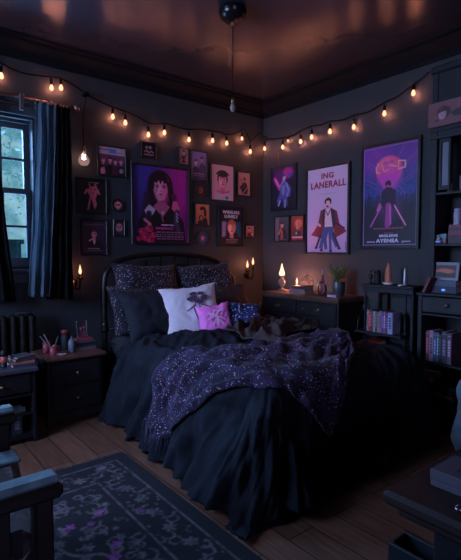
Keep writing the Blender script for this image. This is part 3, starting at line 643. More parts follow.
def bigposter(w_, h_):
    a = Art(w_, h_, (55, 40, 120), (40, 25, 70), 130); g = np.clip((a.u - .35) / .5, 0, 1); a.put(g, (190, 20, 140), .85); a.noise(.06, 2, 6); a.ell(.1, .1, .3, .35, (70, 55, 160), .4, soft=.9)
    a.ell(.75, .9, .5, .4, (90, 10, 90), .6, soft=.8)
    hair = (18, 8, 20); SK, SR, SD = (222, 120, 158), (245, 60, 135), (120, 45, 90)
    a.ell(.49, .26, .235, .27, hair); a.poly([(.27, .26), (.72, .26), (.80, .50), (.84, .64), (.66, .70), (.32, .70), (.20, .60), (.24, .42)], hair)
    for i in range(9): a.line([(.30 - .012 * i, .34), (.25 - .013 * i + .02 * (i % 3), .50), (.22 - .008 * i, .60 + .01 * (i % 4))], .010, (44, 16, 46), .8); a.line([(.69 + .010 * i, .34), (.74 + .012 * i, .48), (.76 + .010 * i, .60)], .009, (96, 18, 74), .7)
    a.poly([(.06, 1), (.10, .70), (.24, .56), (.40, .50), (.60, .50), (.78, .56), (.93, .72), (.97, 1)], (13, 9, 17))
    a.poly([(.43, .38), (.57, .38), (.58, .47), (.66, .52), (.53, .66), (.36, .52), (.43, .47)], (176, 72, 112)); a.poly([(.46, .40), (.56, .40), (.55, .46), (.48, .45)], (120, 40, 80)); a.line([(.37, .52), (.50, .62), (.54, .72)], .009, (150, 90, 120)).line([(.64, .51), (.56, .62)], .009, (190, 70, 120)); a.ell(.53, .60, .025, .03, (200, 150, 170))
    a.poly([(.355, .24), (.375, .15), (.49, .10), (.60, .15), (.63, .24), (.62, .32), (.575, .385), (.51, .42), (.47, .42), (.405, .38), (.365, .32)], SK); a.ell(.49, .36, .10, .10, SK)
    a.ell(.60, .30, .06, .18, SR, .55, soft=.8); a.ell(.41, .33, .05, .11, SD, .35, soft=.8); a.ell(.47, .30, .03, .10, (245, 175, 195), .5, soft=.9); a.ell(.44, .345, .035, .03, (250, 150, 185), .4, soft=.9)
    a.poly([(.33, .30), (.34, .14), (.48, .08), (.62, .13), (.66, .28), (.625, .30), (.60, .20), (.555, .215), (.53, .165), (.49, .222), (.455, .17), (.42, .222), (.39, .19), (.37, .30)], hair)
    a.line([(.35, .20), (.335, .34), (.31, .46), (.27, .56)], .024, hair).line([(.645, .20), (.655, .36), (.69, .48), (.75, .58)], .024, hair)
    for g_ in (-1, 1):
        x_ = .492 + g_ * .062; a.ell(x_, .262, .036, .022, (130, 40, 90), .6, soft=.5); a.ell(x_, .262, .028, .013, (240, 205, 222)); a.ell(x_, .262, .0145, .0145, (16, 5, 14)); a.line([(x_ - .030, .255), (x_, .247), (x_ + .030, .256)], .007, (20, 6, 16)); a.line([(x_ - .034 * 1, .232), (x_ + .034, .232)], .007, (60, 18, 40), .8)
    a.line([(.50, .275), (.488, .318), (.512, .325)], .0065, (165, 60, 105)); a.line([(.498, .27), (.50, .31)], .007, (250, 180, 200), .6); a.ell(.495, .357, .034, .016, (215, 30, 85)); a.line([(.463, .357), (.527, .357)], .004, (90, 8, 40)); a.ell(.495, .395, .03, .012, (165, 65, 110), .5, soft=.8)
    a.poly([(.2, .58), (.28, .50), (.4, .56), (.34, .64), (.24, .66)], (185, 150, 180)); a.line([(.28, .62), (.22, .78), (.2, .92)], .05, (30, 20, 40)); a.line([(.2, .7), (.3, .76), (.22, .82)], .02, (200, 100, 140))
    a.poly([(.72, .44), (.80, .43), (.86, .54), (.78, .60), (.70, .54)], (220, 80, 130)); a.line([(.80, .58), (.78, .72), (.82, .82)], .045, (60, 45, 80)); [a.ell(.79 + .02 * (i % 2), .6 + .022 * i, .012, .012, (190, 170, 200)) for i in range(6)]
    for (x, y, r_) in ((.16, .86, .07), (.28, .82, .07), (.22, .93, .08), (.36, .9, .06), (.3, .97, .07), (.1, .95, .05)): a.ell(x, y, r_, r_ * .8, (190, 25, 75)); a.ell(x + .02, y - .01, r_ * .5, r_ * .4, (120, 10, 50)); a.ell(x - .015, y, r_ * .25, r_ * .2, (220, 60, 110))
    for i in range(4): scribble(a, .86 + .03 * i, .006, (200, 120, 170), 20 + i, .42, .92, .7)
    return a
def smallsq(w_, h_):
    a = Art(w_, h_, (16, 13, 15), n=40); a.ell(.35, .3, .1, .1, (150, 110, 120)).ell(.6, .28, .09, .1, (170, 130, 140)).line([(.2, .6), (.35, .52), (.5, .66), (.65, .54), (.82, .62)], .03, (160, 130, 135)); return scribble(a, .8, .03, (150, 120, 125), 9)
def dancer(w_, h_):
    a = Art(w_, h_, (175, 115, 115), (150, 95, 100), 44); a.head(.52, .26, .13, (215, 150, 140), (40, 22, 26)); a.poly([(.3, .48), (.74, .46), (.62, .7), (.76, .92), (.22, .94), (.4, .7)], (50, 28, 34)); a.line([(.3, .5), (.16, .72)], .05, (40, 22, 28)).line([(.7, .5), (.84, .34)], .05, (40, 22, 28)); return a
def pair(w_, h_):
    a = Art(w_, h_, (150, 115, 165), (95, 70, 115), 60); a.poly([(.05, 1), (.1, .62), (.3, .5), (.55, .62), (.6, 1)], (40, 32, 62)); a.poly([(.5, 1), (.52, .5), (.7, .38), (.95, .5), (.98, 1)], (75, 50, 85)); a.head(.3, .38, .1, (215, 165, 190), (45, 28, 50)); a.head(.7, .26, .1, (190, 130, 165), (28, 18, 34)); a.line([(.3, .1), (.5, .2)], .02, (190, 70, 110)); scribble(a, .78, .022, (170, 130, 180), 3); scribble(a, .86, .016, (140, 100, 150), 5); return a.noise(.07)
def boy(w_, h_):
    a = Art(w_, h_, (205, 150, 165), (200, 145, 165), 90); a.poly([(.12, .98), (.2, .82), (.4, .74), (.66, .74), (.86, .84), (.92, .98)], (190, 160, 190)); a.head(.5, .42, .2, (235, 140, 165), (25, 14, 20), shade=(200, 80, 120)); a.ell(.5, .24, .235, .13, (25, 14, 20)); a.line([(.30, .30), (.29, .44)], .03, (25, 14, 20)).line([(.70, .30), (.71, .44)], .03, (25, 14, 20)); a.ell(.42, .52, .05, .08, (250, 190, 200), .5, soft=.8); [a.line([(.5 + .06 * i, .2), (.5 + .09 * i, .32 - .02 * abs(i))], .03, (25, 14, 20)) for i in range(-3, 4)]
    a.line([(.26, .74), (.5, .80), (.78, .73)], .03, (220, 60, 120)); scribble(a, .77, .02, (220, 50, 120), 8, .3, .8); a.ell(.7, .92, .08, .06, (50, 120, 130)); return a
def cello(w_, h_):
    a = Art(w_, h_, (190, 130, 125), (185, 125, 120), 50); a.head(.55, .33, .1, (170, 100, 100), (35, 20, 25)); a.poly([(.12, .66), (.3, .56), (.45, .44), (.7, .44), (.85, .66), (.8, .92), (.4, .98), (.3, .8)], (48, 30, 38)); a.line([(.2, .3), (.6, .72)], .02, (60, 30, 30)).line([(.4, .95), (.85, .6)], .025, (200, 140, 130)); return a
def gold(w_, h_):
    a = Art(w_, h_, (215, 120, 85), (190, 95, 65), 50); a.ell(.58, .28, .2, .2, (30, 16, 20)); a.ell(.5, .34, .12, .17, (190, 105, 80)); a.poly([(.34, .3), (.3, .16), (.6, .08), (.8, .3), (.8, .6), (.62, .58), (.62, .25)], (30, 16, 20)); a.ell(.4, .66, .17, .17, (40, 20, 26)); a.ell(.42, .68, .09, .12, (190, 105, 80)); a.poly([(.1, 1), (.2, .78), (.5, .8), (.66, .6), (.86, .7), (.92, 1)], (36, 18, 24)); return a
def wireless(w_, h_):
    a = Art(w_, h_, (18, 16, 22), n=90); a.poly([(.12, .38), (.9, .38), (.9, .78), (.12, .78)], (60, 40, 80)); a.poly([(.12, .38), (.3, .38), (.25, .78), (.12, .78)], (130, 100, 160)); a.poly([(.72, .38), (.9, .38), (.9, .78), (.66, .78)], (30, 70, 110)); a.poly([(.25, .78), (.35, .66), (.75, .66), (.82, .78)], (30, 18, 30)); a.head(.52, .53, .155, (240, 160, 150), (165, 85, 70), shade=(150, 50, 80)); a.ell(.46, .53, .05, .10, (255, 215, 200), .5, soft=.8); [a.line([(.16, .42 + .05 * i), (.26, .42 + .05 * i)], .008, (200, 180, 210)) for i in range(7)]
    for i in range(3): scribble(a, .84 + .04 * i, .009, (180, 130, 150), 30 + i, .3, .75)
    return a
def tiny(w_, h_):
    a = Art(w_, h_, (175, 115, 120), (150, 90, 100), 36); a.head(.45, .36, .14, (200, 135, 130), (45, 25, 30)); a.poly([(.15, 1), (.25, .62), (.7, .6), (.85, 1)], (70, 40, 50)); a.ell(.75, .75, .12, .1, (200, 140, 140)); return a
pic('small framed group photo of four people under a pale banner, nearest the hanging bulb', 'A', 97.3, 126.8, 143.4, 175, band)
pic('dark framed drawing of a pink crouching imp, below the group photo', 'A', 76.3, 107.4, 176.3, 212.6, imp)
pic('framed portrait of a balding man in a suit, above the left candle sconce', 'A', 80.6, 107.8, 218.6, 255.5, elder)
pic('little framed pink face just left of the large magenta poster', 'A', 113.4, 125.4, 219.5, 236, skullface, fw=.012)
pic('large poster of a long-haired woman in magenta and violet light, over the headboard', 'A', 131, 190, 160.5, 244.5, bigposter, fw=.022, depth=.028, name='framed_poster', cat='poster', texts=(('MAENTIMA', .62, .765, .24, .020, (220, 190, 225)), ('MOMENTS', .56, .812, .32, .032, (220, 60, 140))))
pic('tiny dark square picture above the large magenta poster', 'A', 141.2, 157.2, 140.6, 157.3, smallsq, fw=.01)
pic('narrow framed picture of one dancing figure, just right of the large magenta poster', 'A', 178.6, 189.6, 146, 164.4, dancer, fw=.012)
pic('framed lavender picture of two women side by side', 'A', 190.4, 208, 148.9, 180, pair)
pic('framed pink portrait of a black-haired boy with a pink collar', 'A', 210.8, 235, 162, 200.5, boy, fw=.014)
pic('framed picture of a hunched musician, nearest the room corner in the upper row', 'A', 237.5, 251.3, 170.5, 195.6, cello, fw=.012)
pic('framed orange picture with two black silhouetted heads', 'A', 195.2, 210.4, 202.6, 225.4, gold, fw=.01)
pic('black band poster with white lettering over a red-haired face', 'A', 218.3, 244.6, 204.8, 246.8, wireless, fw=.014, name='framed_poster', cat='poster', texts=(('WIRELESS', .5, .135, .70, .082, (205, 195, 215)), ('LUNELY', .5, .245, .56, .082, (205, 195, 215))))
pic('tiny pink framed portrait right of the black band poster', 'A', 245.8, 255, 224.8, 237.6, tiny, fw=.008)
def plate(label, px, py, rpx, face, rim, name='wall_plate'):
    c = on_y(px, py, YA); k = (on_y(px + rpx, py, YA).x - c.x) * .92; t = thing(name, label, 'wall plate', (c.x, YA - .001, c.z))
    MB().lathe([(0, -.004), (k * .7, -.006), (k * .92, -.014), (k, -.013), (k, -.008), (k * .8, -.0), (0, 0)], n=28, ax='y').build('plate', rim, t)
    mb = MB(); n = 36
    A = Art(1, 1, (60, 25, 32), n=36); face(A)
    def f(u, v):
        a, b = 2 * u - 1, 2 * v - 1; x = a * math.sqrt(1 - b * b / 2); z = b * math.sqrt(1 - a * a / 2); return Vector((x * k * .8, -.0095 - .004 * (x * x + z * z), z * k * .8))
    inked('picture', np.clip(A.a, 0, 1), f, t); return t
plate('small round plate with a pink skull face, right of the imp drawing', 117.3, 205.5, 6.6, lambda A: A.ell(.5, .45, .34, .33, (220, 110, 130)).ell(.37, .45, .1, .1, (50, 15, 25)).ell(.63, .45, .1, .1, (50, 15, 25)).poly([(.36, .66), (.64, .66), (.6, .88), (.4, .88)], (150, 150, 150)).line([(.5, .66), (.5, .86)], .02, (40, 20, 25)), M_FRAME)
plate('small dark round plate between the two-women picture and the orange picture', 200, 190.5, 6.2, lambda A: A.ell(.5, .5, .3, .3, (80, 45, 50)).line([(.3, .4), (.5, .3), (.7, .42), (.6, .66), (.38, .66)], .03, (160, 95, 95)), mat('bronze_disc', (.05, .03, .028), rough=.4, metal=.5))
plate('small round blue-rimmed plate with a red emblem, below the orange picture', 202, 238.5, 6.2, lambda A: A.put(np.ones_like(A.u), (45, 55, 90)).ell(.5, .5, .3, .3, (120, 50, 70)).line([(.38, .36), (.5, .62), (.62, .36)], .04, (210, 150, 170)), mat('slate_disc', (.05, .06, .09), rough=.4, metal=.4))
# --- wall_right pictures
def singer(w_, h_):
    a = Art(w_, h_, (30, 22, 62), (14, 14, 30), 80); a.ell(.3, .25, .2, .2, (120, 20, 130), .6, soft=.9); a.ell(.68, .15, .2, .14, (190, 30, 150), .8, soft=.7); a.line([(.14, .26), (.34, .5)], .055, (235, 40, 150)); a.line([(.18, .28), (.32, .44)], .02, (250, 150, 200)); a.ell(.75, .22, .1, .07, (60, 60, 180), .8, soft=.6)
    a.poly([(.36, .44), (.5, .35), (.62, .36), (.82, .52), (.78, .72), (.66, .72), (.66, .9), (.54, .98), (.46, .74), (.3, .88), (.22, .8), (.34, .64)], (75, 80, 150)); a.poly([(.42, .45), (.56, .42), (.54, .66), (.44, .66)], (130, 120, 190)); a.line([(.62, .4), (.72, .56), (.66, .68)], .035, (130, 135, 200)); a.line([(.36, .46), (.44, .38), (.5, .3)], .03, (150, 120, 180)); a.head(.53, .25, .065, (215, 160, 205), (70, 50, 120)); a.line([(.36, .8), (.3, .9)], .03, (170, 165, 210)); a.line([(.58, .8), (.57, .94)], .03, (150, 140, 200)); return a.noise(.12, 3, 1)
def seated(w_, h_):
    a = Art(w_, h_, (70, 75, 85), (45, 40, 50), 44); a.poly([(0, 0), (.3, 0), (.2, 1), (0, 1)], (110, 95, 110)); a.head(.5, .34, .11, (205, 130, 120), (30, 16, 20)); a.poly([(.25, .95), (.32, .56), (.5, .46), (.75, .54), (.86, .95)], (28, 20, 28)); a.poly([(.4, .56), (.55, .52), (.6, .9), (.42, .95)], (180, 70, 70)); a.line([(.28, .7), (.4, .5)], .04, (195, 120, 110)); return scribble(a, .93, .02, (120, 80, 100), 2)
def reds(w_, h_):
    a = Art(w_, h_, (150, 60, 50), (120, 30, 35), 44); a.ell(.6, .3, .3, .25, (225, 120, 90), .8, soft=.6); a.line([(.45, .2), (.5, .6)], .07, (215, 130, 110)).line([(.62, .3), (.6, .72)], .07, (190, 100, 90)).line([(.3, .55), (.7, .6)], .05, (90, 50, 70)); a.poly([(.2, .62), (.85, .62), (.8, .8), (.25, .8)], (60, 40, 60)); a.ell(.42, .7, .08, .08, (160, 150, 180)); scribble(a, .86, .035, (220, 200, 210), 5, .1, .9); return scribble(a, .93, .02, (220, 60, 60), 6, .1, .9)
def coat(w_, h_):
    a = Art(w_, h_, (205, 170, 205), (190, 150, 195), 130); BR = (120, 28, 50); NV = (48, 38, 62); JN = (60, 75, 130)
    a.ell(.52, .40, .085, .07, (35, 16, 22)); 
    a.poly([(.34, .50), (.46, .475), (.60, .475), (.74, .52), (.80, .66), (.97, .76), (.72, .83), (.66, .72), (.44, .72), (.36, .83), (.10, .79), (.27, .68)], BR)
    a.poly([(.33, .66), (.24, .80), (.12, .785), (.28, .66)], (150, 30, 45)); a.poly([(.40, .50), (.50, .48), (.52, .70), (.42, .70), (.36, .60)], NV); a.poly([(.56, .48), (.68, .51), (.72, .68), (.62, .71)], NV)
    a.poly([(.46, .48), (.58, .48), (.64, .70), (.44, .705)], (215, 180, 195))
    a.poly([(.42, .70), (.64, .70), (.78, .93), (.72, .95), (.54, .76), (.50, .84), (.52, .96), (.45, .97), (.40, .84), (.36, .96), (.30, .95)], JN); a.line([(.34, .80), (.24, .94)], .028, NV).line([(.40, .80), (.37, .97)], .03, JN).line([(.57, .78), (.60, .98)], .032, JN).line([(.66, .78), (.80, .95)], .028, NV)
    for (x, y) in ((.235, .945), (.37, .975), (.60, .985), (.80, .955)): a.ell(x, y, .04, .025, (40, 20, 35))
    a.ell(.52, .425, .05, .075, (225, 160, 165)); a.poly([(.45, .41), (.46, .365), (.53, .35), (.60, .37), (.60, .42), (.56, .39), (.48, .39)], (35, 16, 22)); a.ell(.51, .455, .03, .02, (90, 45, 50)); a.line([(.28, .66), (.33, .68)], .025, (225, 160, 165)).line([(.72, .66), (.92, .72)], .013, (40, 20, 35)).line([(.46, .50), (.52, .56), (.58, .50)], .015, (120, 90, 110))
    scribble(a, .305, .006, (90, 60, 100), 3, .3, .72); a.line([(.985, .84), (.985, .98)], .012, (50, 25, 45)); a.line([(.95, .88), (.95, .97)], .006, (60, 35, 60)); return a
def swords(w_, h_):
    a = Art(w_, h_, (50, 34, 105), (36, 80, 160), 150); a.noise(.10, 9, 8); a.ell(.2, .1, .35, .3, (150, 50, 170), .6, soft=.9).ell(.9, .12, .35, .25, (120, 50, 160), .6, soft=.9)
    for i, (x1, y1, x2, y2) in enumerate(((.0, .1, .4, .32), (.05, .32, .38, .45), (.98, .08, .62, .3), (.95, .3, .6, .42), (.2, .02, .45, .2), (.8, .5, .58, .4), (.75, .02, .58, .2))): a.line([(x1, y1), (x1 * .5 + x2 * .5 + .02, y1 * .5 + y2 * .5 - .015), (x2, y2)], .010, (170, 66, 185), .30); a.line([(x1, y1 + .03), (x2, y2 + .02)], .004, (210, 110, 210), .3)
    a.ell(.49, .24, .24, .22, (225, 66, 135)); a.ell(.44, .20, .16, .12, (245, 130, 150), .5, soft=.8); [a.ell(.49 + .15 * math.cos(i), .24 + .07 * math.sin(i * 2.2), .05, .03, (180, 40, 130), .6, soft=.7) for i in range(7)]; a.ell(.5, .30, .22, .2, (215, 60, 170), .7, soft=.4); a.poly([(.3, .3), (.66, .3), (.56, .46), (.42, .46)], (200, 50, 180), .8)
    a.line([(.29, .17), (.25, .21), (.26, .26), (.32, .265)], .010, (245, 165, 120)).line([(.36, .19), (.40, .26), (.47, .24)], .009, (240, 150, 110)).line([(.66, .17), (.78, .18), (.78, .24), (.66, .25), (.66, .17)], .010, (245, 165, 120)).line([(.5, .2), (.62, .22)], .012, (240, 160, 100))
    rs_ = random.Random(4); x = 0.
    while x < 1: a.poly([(x, .70), (x, .56 - rs_.random() * .14 * (abs(x - .5) + .35)), (x + .02, .50 - rs_.random() * .1 * (abs(x - .5) + .2)), (x + .045, .70)], (12, 22, 52)); x += .035
    a.put(np.clip((a.v - .54) / .14, 0, 1), (17, 20, 40)); a.ell(.49, .60, .22, .24, (120, 40, 120), .35, soft=.9)
    a.ell(.48, .385, .055, .06, (20, 10, 30)); a.poly([(.36, .46), (.43, .42), (.54, .42), (.62, .46), (.62, .60), (.60, .64), (.54, .60), (.55, .79), (.50, .80), (.47, .68), (.44, .80), (.42, .79), (.41, .60), (.34, .64)], (34, 14, 48))
    a.line([(.49, .60), (.48, .79)], .05, (150, 50, 130)).line([(.52, .6), (.53, .78)], .02, (190, 80, 160)); a.line([(.36, .6), (.16, .80)], .011, (200, 90, 180)).line([(.60, .60), (.80, .80)], .012, (225, 80, 165)).line([(.61, .61), (.81, .80)], .005, (240, 170, 205)); a.line([(.33, .58), (.29, .64)], .02, (190, 90, 150)); a.line([(.46, .40), (.50, .41)], .014, (170, 90, 130))
    for (u0, v0, u1, v1) in ((.02, .012, .98, .012), (.02, .988, .98, .988), (.015, .01, .015, .99), (.985, .01, .985, .99)): a.line([(u0, v0), (u1, v1)], .006, (170, 120, 180))
    scribble(a, .825, .009, (190, 60, 110), 6, .22, .76); scribble(a, .872, .007, (170, 60, 100), 8, .42, .58); return a
pic('framed blue and violet poster of a singer with raised arm, on the dresser wall', 'B', 270.2, 296.4, 168, 211.8, singer, fw=.014, name='framed_poster', cat='poster')
pic('small framed photo of a seated person in a dark jacket with a red shirt', 'B', 274, 289, 216.6, 242.4, seated, fw=.01)
pic('small framed red picture of figures, beside the seated person photo', 'B', 290, 303.6, 215.6, 241.8, reds, fw=.01)
pic('tall pale lilac poster lettered in crimson over a standing figure in a red coat', 'B', 304.9, 349.6, 169, 254.6, coat, fw=.022, depth=.028, name='framed_poster', cat='poster', texts=(('ING', .5, .095, .30, .070, (150, 30, 65)), ('LANERALL', .51, .20, .86, .078, (150, 30, 65))))
pic('tall violet poster of a cloaked figure with two swords before a pink moon', 'B', 360.2, 420.6, 147.3, 249, swords, fw=.024, depth=.028, name='framed_poster', cat='poster', texts=(('MIGLEIHS', .5, .90, .34, .028, (205, 195, 225)), ('AYENEA', .48, .95, .42, .038, (205, 195, 225)), ('more', .17, .957, .15, .014, (190, 170, 210)), ('goons', .82, .957, .15, .018, (190, 170, 210))))
k_ = MB(); p1 = on_x(278.5, 153, XB - .004); p2 = on_x(279, 168.5, XB - .004); k_.tube([p1, p2], .0018, 6); k_.ball(p1, .008, 8, 6)
tag(k_.build('picture_hook', M_BRASS), 'thin wire and nail above the singer poster near the corner', 'picture hook')

# ------------------------------------------------------------------ string lights
def wire_path(pts): return spline(pts, 6)
def string(label, wall, wire, bulbs, off=.030):
    at = (lambda x, y: on_y(x, y, YA - off)) if wall == 'A' else (lambda x, y: on_x(x, y, XB - off))
    P = [at(*p) for p in wire]; base = P[0]; t = thing('string_lights', label, 'string lights', base)
    MB().tube([p - base for p in wire_path(P)], .0045, 6).build('wire', M_WIRE, t)
    for (x, y, s) in bulbs:
        c = at(x, y) - base; k = .95 * s
        so = MB().lathe([(0, .066 * k), (.005, .064 * k), (.011 * k, .058 * k), (.0125 * k, .020 * k), (.009 * k, .018 * k), (0, .018 * k)], c, 12).build('socket', M_WIRE, t)
        # short lead up to the wire
        up = min((q for q in wire_path(P)), key=lambda q: (q - base - c - Vector((0, 0, .06 * k))).length) - base
        MB().tube([c + Vector((0, 0, .058 * k)), (c + up) / 2 + Vector((0, 0, .03 * k)), up], .0025, 5).build('lead', M_WIRE, so)
        MB().lathe([(0, .022 * k), (.007 * k, .020 * k), (.010 * k, .010 * k), (.0155 * k, -.004 * k), (.0165 * k, -.012 * k), (.013 * k, -.022 * k), (.006 * k, -.028 * k), (0, -.029 * k)], c, 14).build('bulb', M_BULB, so)
        lamp_inside(so, c + Vector((0, 0, -.008)), 1.15 * s)
    return t
string('string of warm bulbs swagged along the headboard wall above the pictures', 'A',
       [(-14, 50), (0, 62), (20, 72), (42, 76), (52, 77), (61, 78.5), (72, 84), (86, 93.5), (99, 101), (113, 107), (125, 111), (137, 116.5), (148, 122.5), (156, 124), (165, 123.5), (178, 127), (189, 129.5), (200, 129), (212, 131), (220, 132.5), (227, 134.5), (236, 133), (243, 129.5), (247, 134), (251, 141), (257, 135), (260.5, 133)],
       [(1.3, 75, 1), (51.5, 87, 1), (61, 87, 1), (112.8, 116, 1), (125.3, 122, 1), (148.4, 134, 1), (164.4, 132, 1), (189, 139, 1), (212.6, 140, 1), (226.7, 142.6, 1), (242, 138, .8), (250.3, 151, 1)])
string('string of warm bulbs rising along the dresser wall towards the tall bookcase', 'B',
       [(264, 136), (270, 139), (278, 138.5), (288, 137), (294, 135), (301, 130.5), (311.5, 126), (321, 125), (330, 121), (342, 120), (354, 115), (368, 112), (384, 102.5), (398, 96), (413, 84), (421, 79), (429, 72)],
       [(264.6, 148, 1), (282.7, 146.5, 1), (288, 140.5, .6), (300.6, 141, 1), (311.5, 136.5, 1), (330, 130.8, 1), (353.8, 126.3, 1), (384.4, 112.8, 1), (413.4, 92.3, 1)])
# Edison bulb on a cord at the wall
hk = on_y(86, 94, YA - .05); eb = on_y(83.8, 158, YA - .07)
pd = thing('pendant_bulb', 'clear pear-shaped bulb hanging on a cord beside the curtain', 'pendant bulb', eb)
MB().tube([hk - eb, (hk - eb) * .97 + Vector((-.004, -.01, -.02)), Vector((0, 0, .3)), Vector((0, 0, .09))], .003, 6).build('cord', M_WIRE, pd)
MB().box(hk.x - eb.x - .012, hk.x - eb.x + .012, -.01, YA - eb.y, hk.z - eb.z - .012, hk.z - eb.z + .012, .003).build('hook', M_WIRE, pd)
MB().lathe([(0, .10), (.010, .098), (.014, .085), (.015, .05), (.013, .045), (0, .045)], n=14).build('socket', M_BRASS, pd)
bl = MB().lathe([(0, .05), (.013, .047), (.016, .036), (.034, .006), (.042, -.018), (.040, -.036), (.026, -.054), (0, -.060)], n=20).build('bulb', glow_glass('glowing_clear_glass', (1., .62, .55), .55, .72), pd)
MB().tube([(-.008, 0, .03), (-.012, 0, -.01), (-.004, 0, .02), (0, 0, -.014), (.004, 0, .02), (.012, 0, -.01), (.008, 0, .03)], .0022, 5).build('filament', mat('dim_filament', (.9, .5, .4), emit=(1., .5, .36), strength=60), bl); lamp_inside(pd, (0, 0, .0), .12, .012, (1., .5, .38))
# ceiling fixture
cl = on_z(232.8, 8, H); cf = thing('ceiling_lamp', 'black ceiling dome with a long cord ending in a small clear bulb, above the bed', 'ceiling lamp', (cl.x, cl.y, H))
MB().lathe([(.075, 0), (.088, -.012), (.088, -.03), (.080, -.055), (.055, -.078), (.020, -.088), (0, -.09)], n=28).build('canopy', mat('gloss_black_metal', (.010, .009, .011), rough=.22, metal=.3), cf)
MB().lathe([(0, -.086), (.012, -.088), (.014, -.098), (.006, -.106), (0, -.106)], n=14).build('finial', M_BRASS, cf)
MB().tube([(0, 0, -.10), (0, 0, -.3), (0, 0, -.565)], .003, 8).build('cord', M_WIRE, cf)
MB().tube([(-.045, -.01, -.06), (-.047, -.01, -.2), (-.046, -.01, -.36)], .0012, 5).ball((-.046, -.01, -.365), .006, 8, 6).build('pull_chain', M_METAL, cf)
MB().lathe([(0, -.55), (.010, -.555), (.012, -.585), (0, -.59)], n=12).build('socket', M_BRASS, cf)
MB().lathe([(0, -.585), (.011, -.588), (.018, -.605), (.019, -.622), (.011, -.638), (0, -.642)], n=14).build('bulb', mat('smoked_glass_bulb', (.20, .16, .16), rough=.12, spec=.8), cf)

# candle sconces ---------------------------------------------------------
FLAME = [(0, 0), (.006, .001), (.0105, .010), (.0115, .020), (.009, .036), (.0045, .055), (.0015, .070), (0, .076)]
def sconce(label, fx, fy, bx, by, second=None):
    f = on_y(fx, fy, YA - .10); b = on_y(bx, by, YA - .012); t = thing('candle_sconce', label, 'candle sconce', (b.x, YA, b.z)); o = Vector((b.x, YA, b.z)); g = f - o
    MB().lathe([(0, -.022), (.012, -.020), (.020, -.012), (.034, -.008), (.036, 0), (0, 0)], n=20, ax='y').build('wall_plate', M_BRONZE, t)
    def arm(g):
        MB().tube(spline([(0, -.015, 0), (g.x * .15, g.y * .35, -.035), (g.x * .6, g.y * .8, -.045), (g.x * 1.02, g.y * 1.03, -.02 + g.z * .3), (g.x, g.y, g.z - .045)], 6), .0055, 8).build('arm', M_BRONZE, t)
        MB().lathe([(0, -.052), (.008, -.05), (.012, -.04), (.026, -.034), (.028, -.026), (.010, -.026), (.011, 0), (.0, 0)], g, 16).build('candle_cup', M_BRONZE, t)
        MB().lathe([(r_ * 1., h_) for r_, h_ in FLAME], g, 14).build('flame_bulb', M_FLAME, t); lamp_inside(t, g + Vector((0, 0, .025)), .9)
    arm(g)
    MB().tube([(g.x, g.y, g.z - .05), (g.x, g.y, g.z - .10), (g.x, g.y, g.z - .15)], [.006, .0035, .0015], 8).build('drop_finial', M_BRONZE, t)
    if second: arm(on_y(*second, YA - .06) - o)
sconce('brass sconce with one flame-shaped bulb, between curtain and headboard', 80.2, 274, 73.5, 283)
sconce('brass sconce with two flame-shaped bulbs, between headboard and room corner', 253, 264.5, 247.2, 274.5, (247.4, 267.5))
# ------------------------------------------------------------------ curtains
rod = MB(); zr = 2.30; rod.tube([(-.62, YA - .10, zr), (1.30, YA - .10, zr)], .012, 10); rod.ball((1.315, YA - .10, zr), .024, 12, 8).ball((-.635, YA - .10, zr), .024, 12, 8)
rt = thing('curtain_rod', 'thin metal curtain rod above the window', 'curtain rod', (.34, YA - .10, zr))
loc_mb(rod, (.34, YA - .10, zr)).build('rod', mat('pewter_rod', (.20, .17, .17), rough=.35, metal=.8), rt)
rod2 = MB().tube([(-.60, YA - .05, zr - .035), (1.12, YA - .05, zr - .035)], .006, 8); loc_mb(rod2, (.34, YA - .10, zr)).build('inner_rod', MATS['pewter_rod'], rt)
for x in (on_y(19.5, 98, YA - .06).x, -.45):
    br = MB().box(x - .018, x + .018, YA - .008, YA, zr - .09, zr + .03, .003).box(x - .012, x + .012, YA - .115, YA - .005, zr - .012, zr + .004, .003).box(x - .015, x + .015, YA - .125, YA - .10, zr - .09, zr + .025, .003); loc_mb(br, (.34, YA - .10, zr)).build('bracket', MATS['pewter_rod'], rt)
def curtain(label, top, bot, zt, zb, nf, amp, seed, tail=0., m=None, yo=0., name='curtain'):
    """top, bot: (x left, x right) at rod and hem"""
    t = thing(name, label, 'curtain', ((top[0] + top[1]) / 2, YA - .10, zt)); o = Vector(t.location)
    def f(a, b):
        z = zb + (zt - zb) * b; k = 1 - b; e = k ** 1.4
        x = (top[0] + (top[1] - top[0]) * a) * (1 - e) + (bot[0] + (bot[1] - bot[0]) * a) * e
        am = amp * (.55 + .45 * sstep(0, .25, k))
        y = YA - .10 - .012 + am * math.sin(a * nf * 2 * math.pi + .8 * fbm(a * 2 + seed, k * 1.3, seed)) + .012 * fbm(a * 7, z * 3, seed) - .03 * k * fbm(a * 2, z * 1.2, seed + 3) * 2
        x += .35 * am * math.sin(a * nf * 4 * math.pi + 1.) * .5
        zz = z + (tail * (1 - a) * k ** 6 if tail else 0) + (.012 * math.sin(a * nf * 4 * math.pi) * sstep(.93, 1, b))
        return Vector((x, min(y + yo, YA - .035), zz)) - o
    MB().grid(f, nf * 14, 60).build('panel', m or M_CURT, t, solid=.003)
    for k in range(nf + 1):
        x = top[0] + (top[1] - top[0]) * k / nf; r_ = [(.0 , .02 * math.cos(q), .02 * math.sin(q)) for q in [i * math.pi / 6 for i in range(12)]]
        MB().tube([Vector((x, YA - .10, zr)) + Vector(p) - o for p in r_], .0028, 6, closed=True).build('ring', MATS['pewter_rod'], t)
X_ = lambda px, py: on_y(px, py, 3.53).x
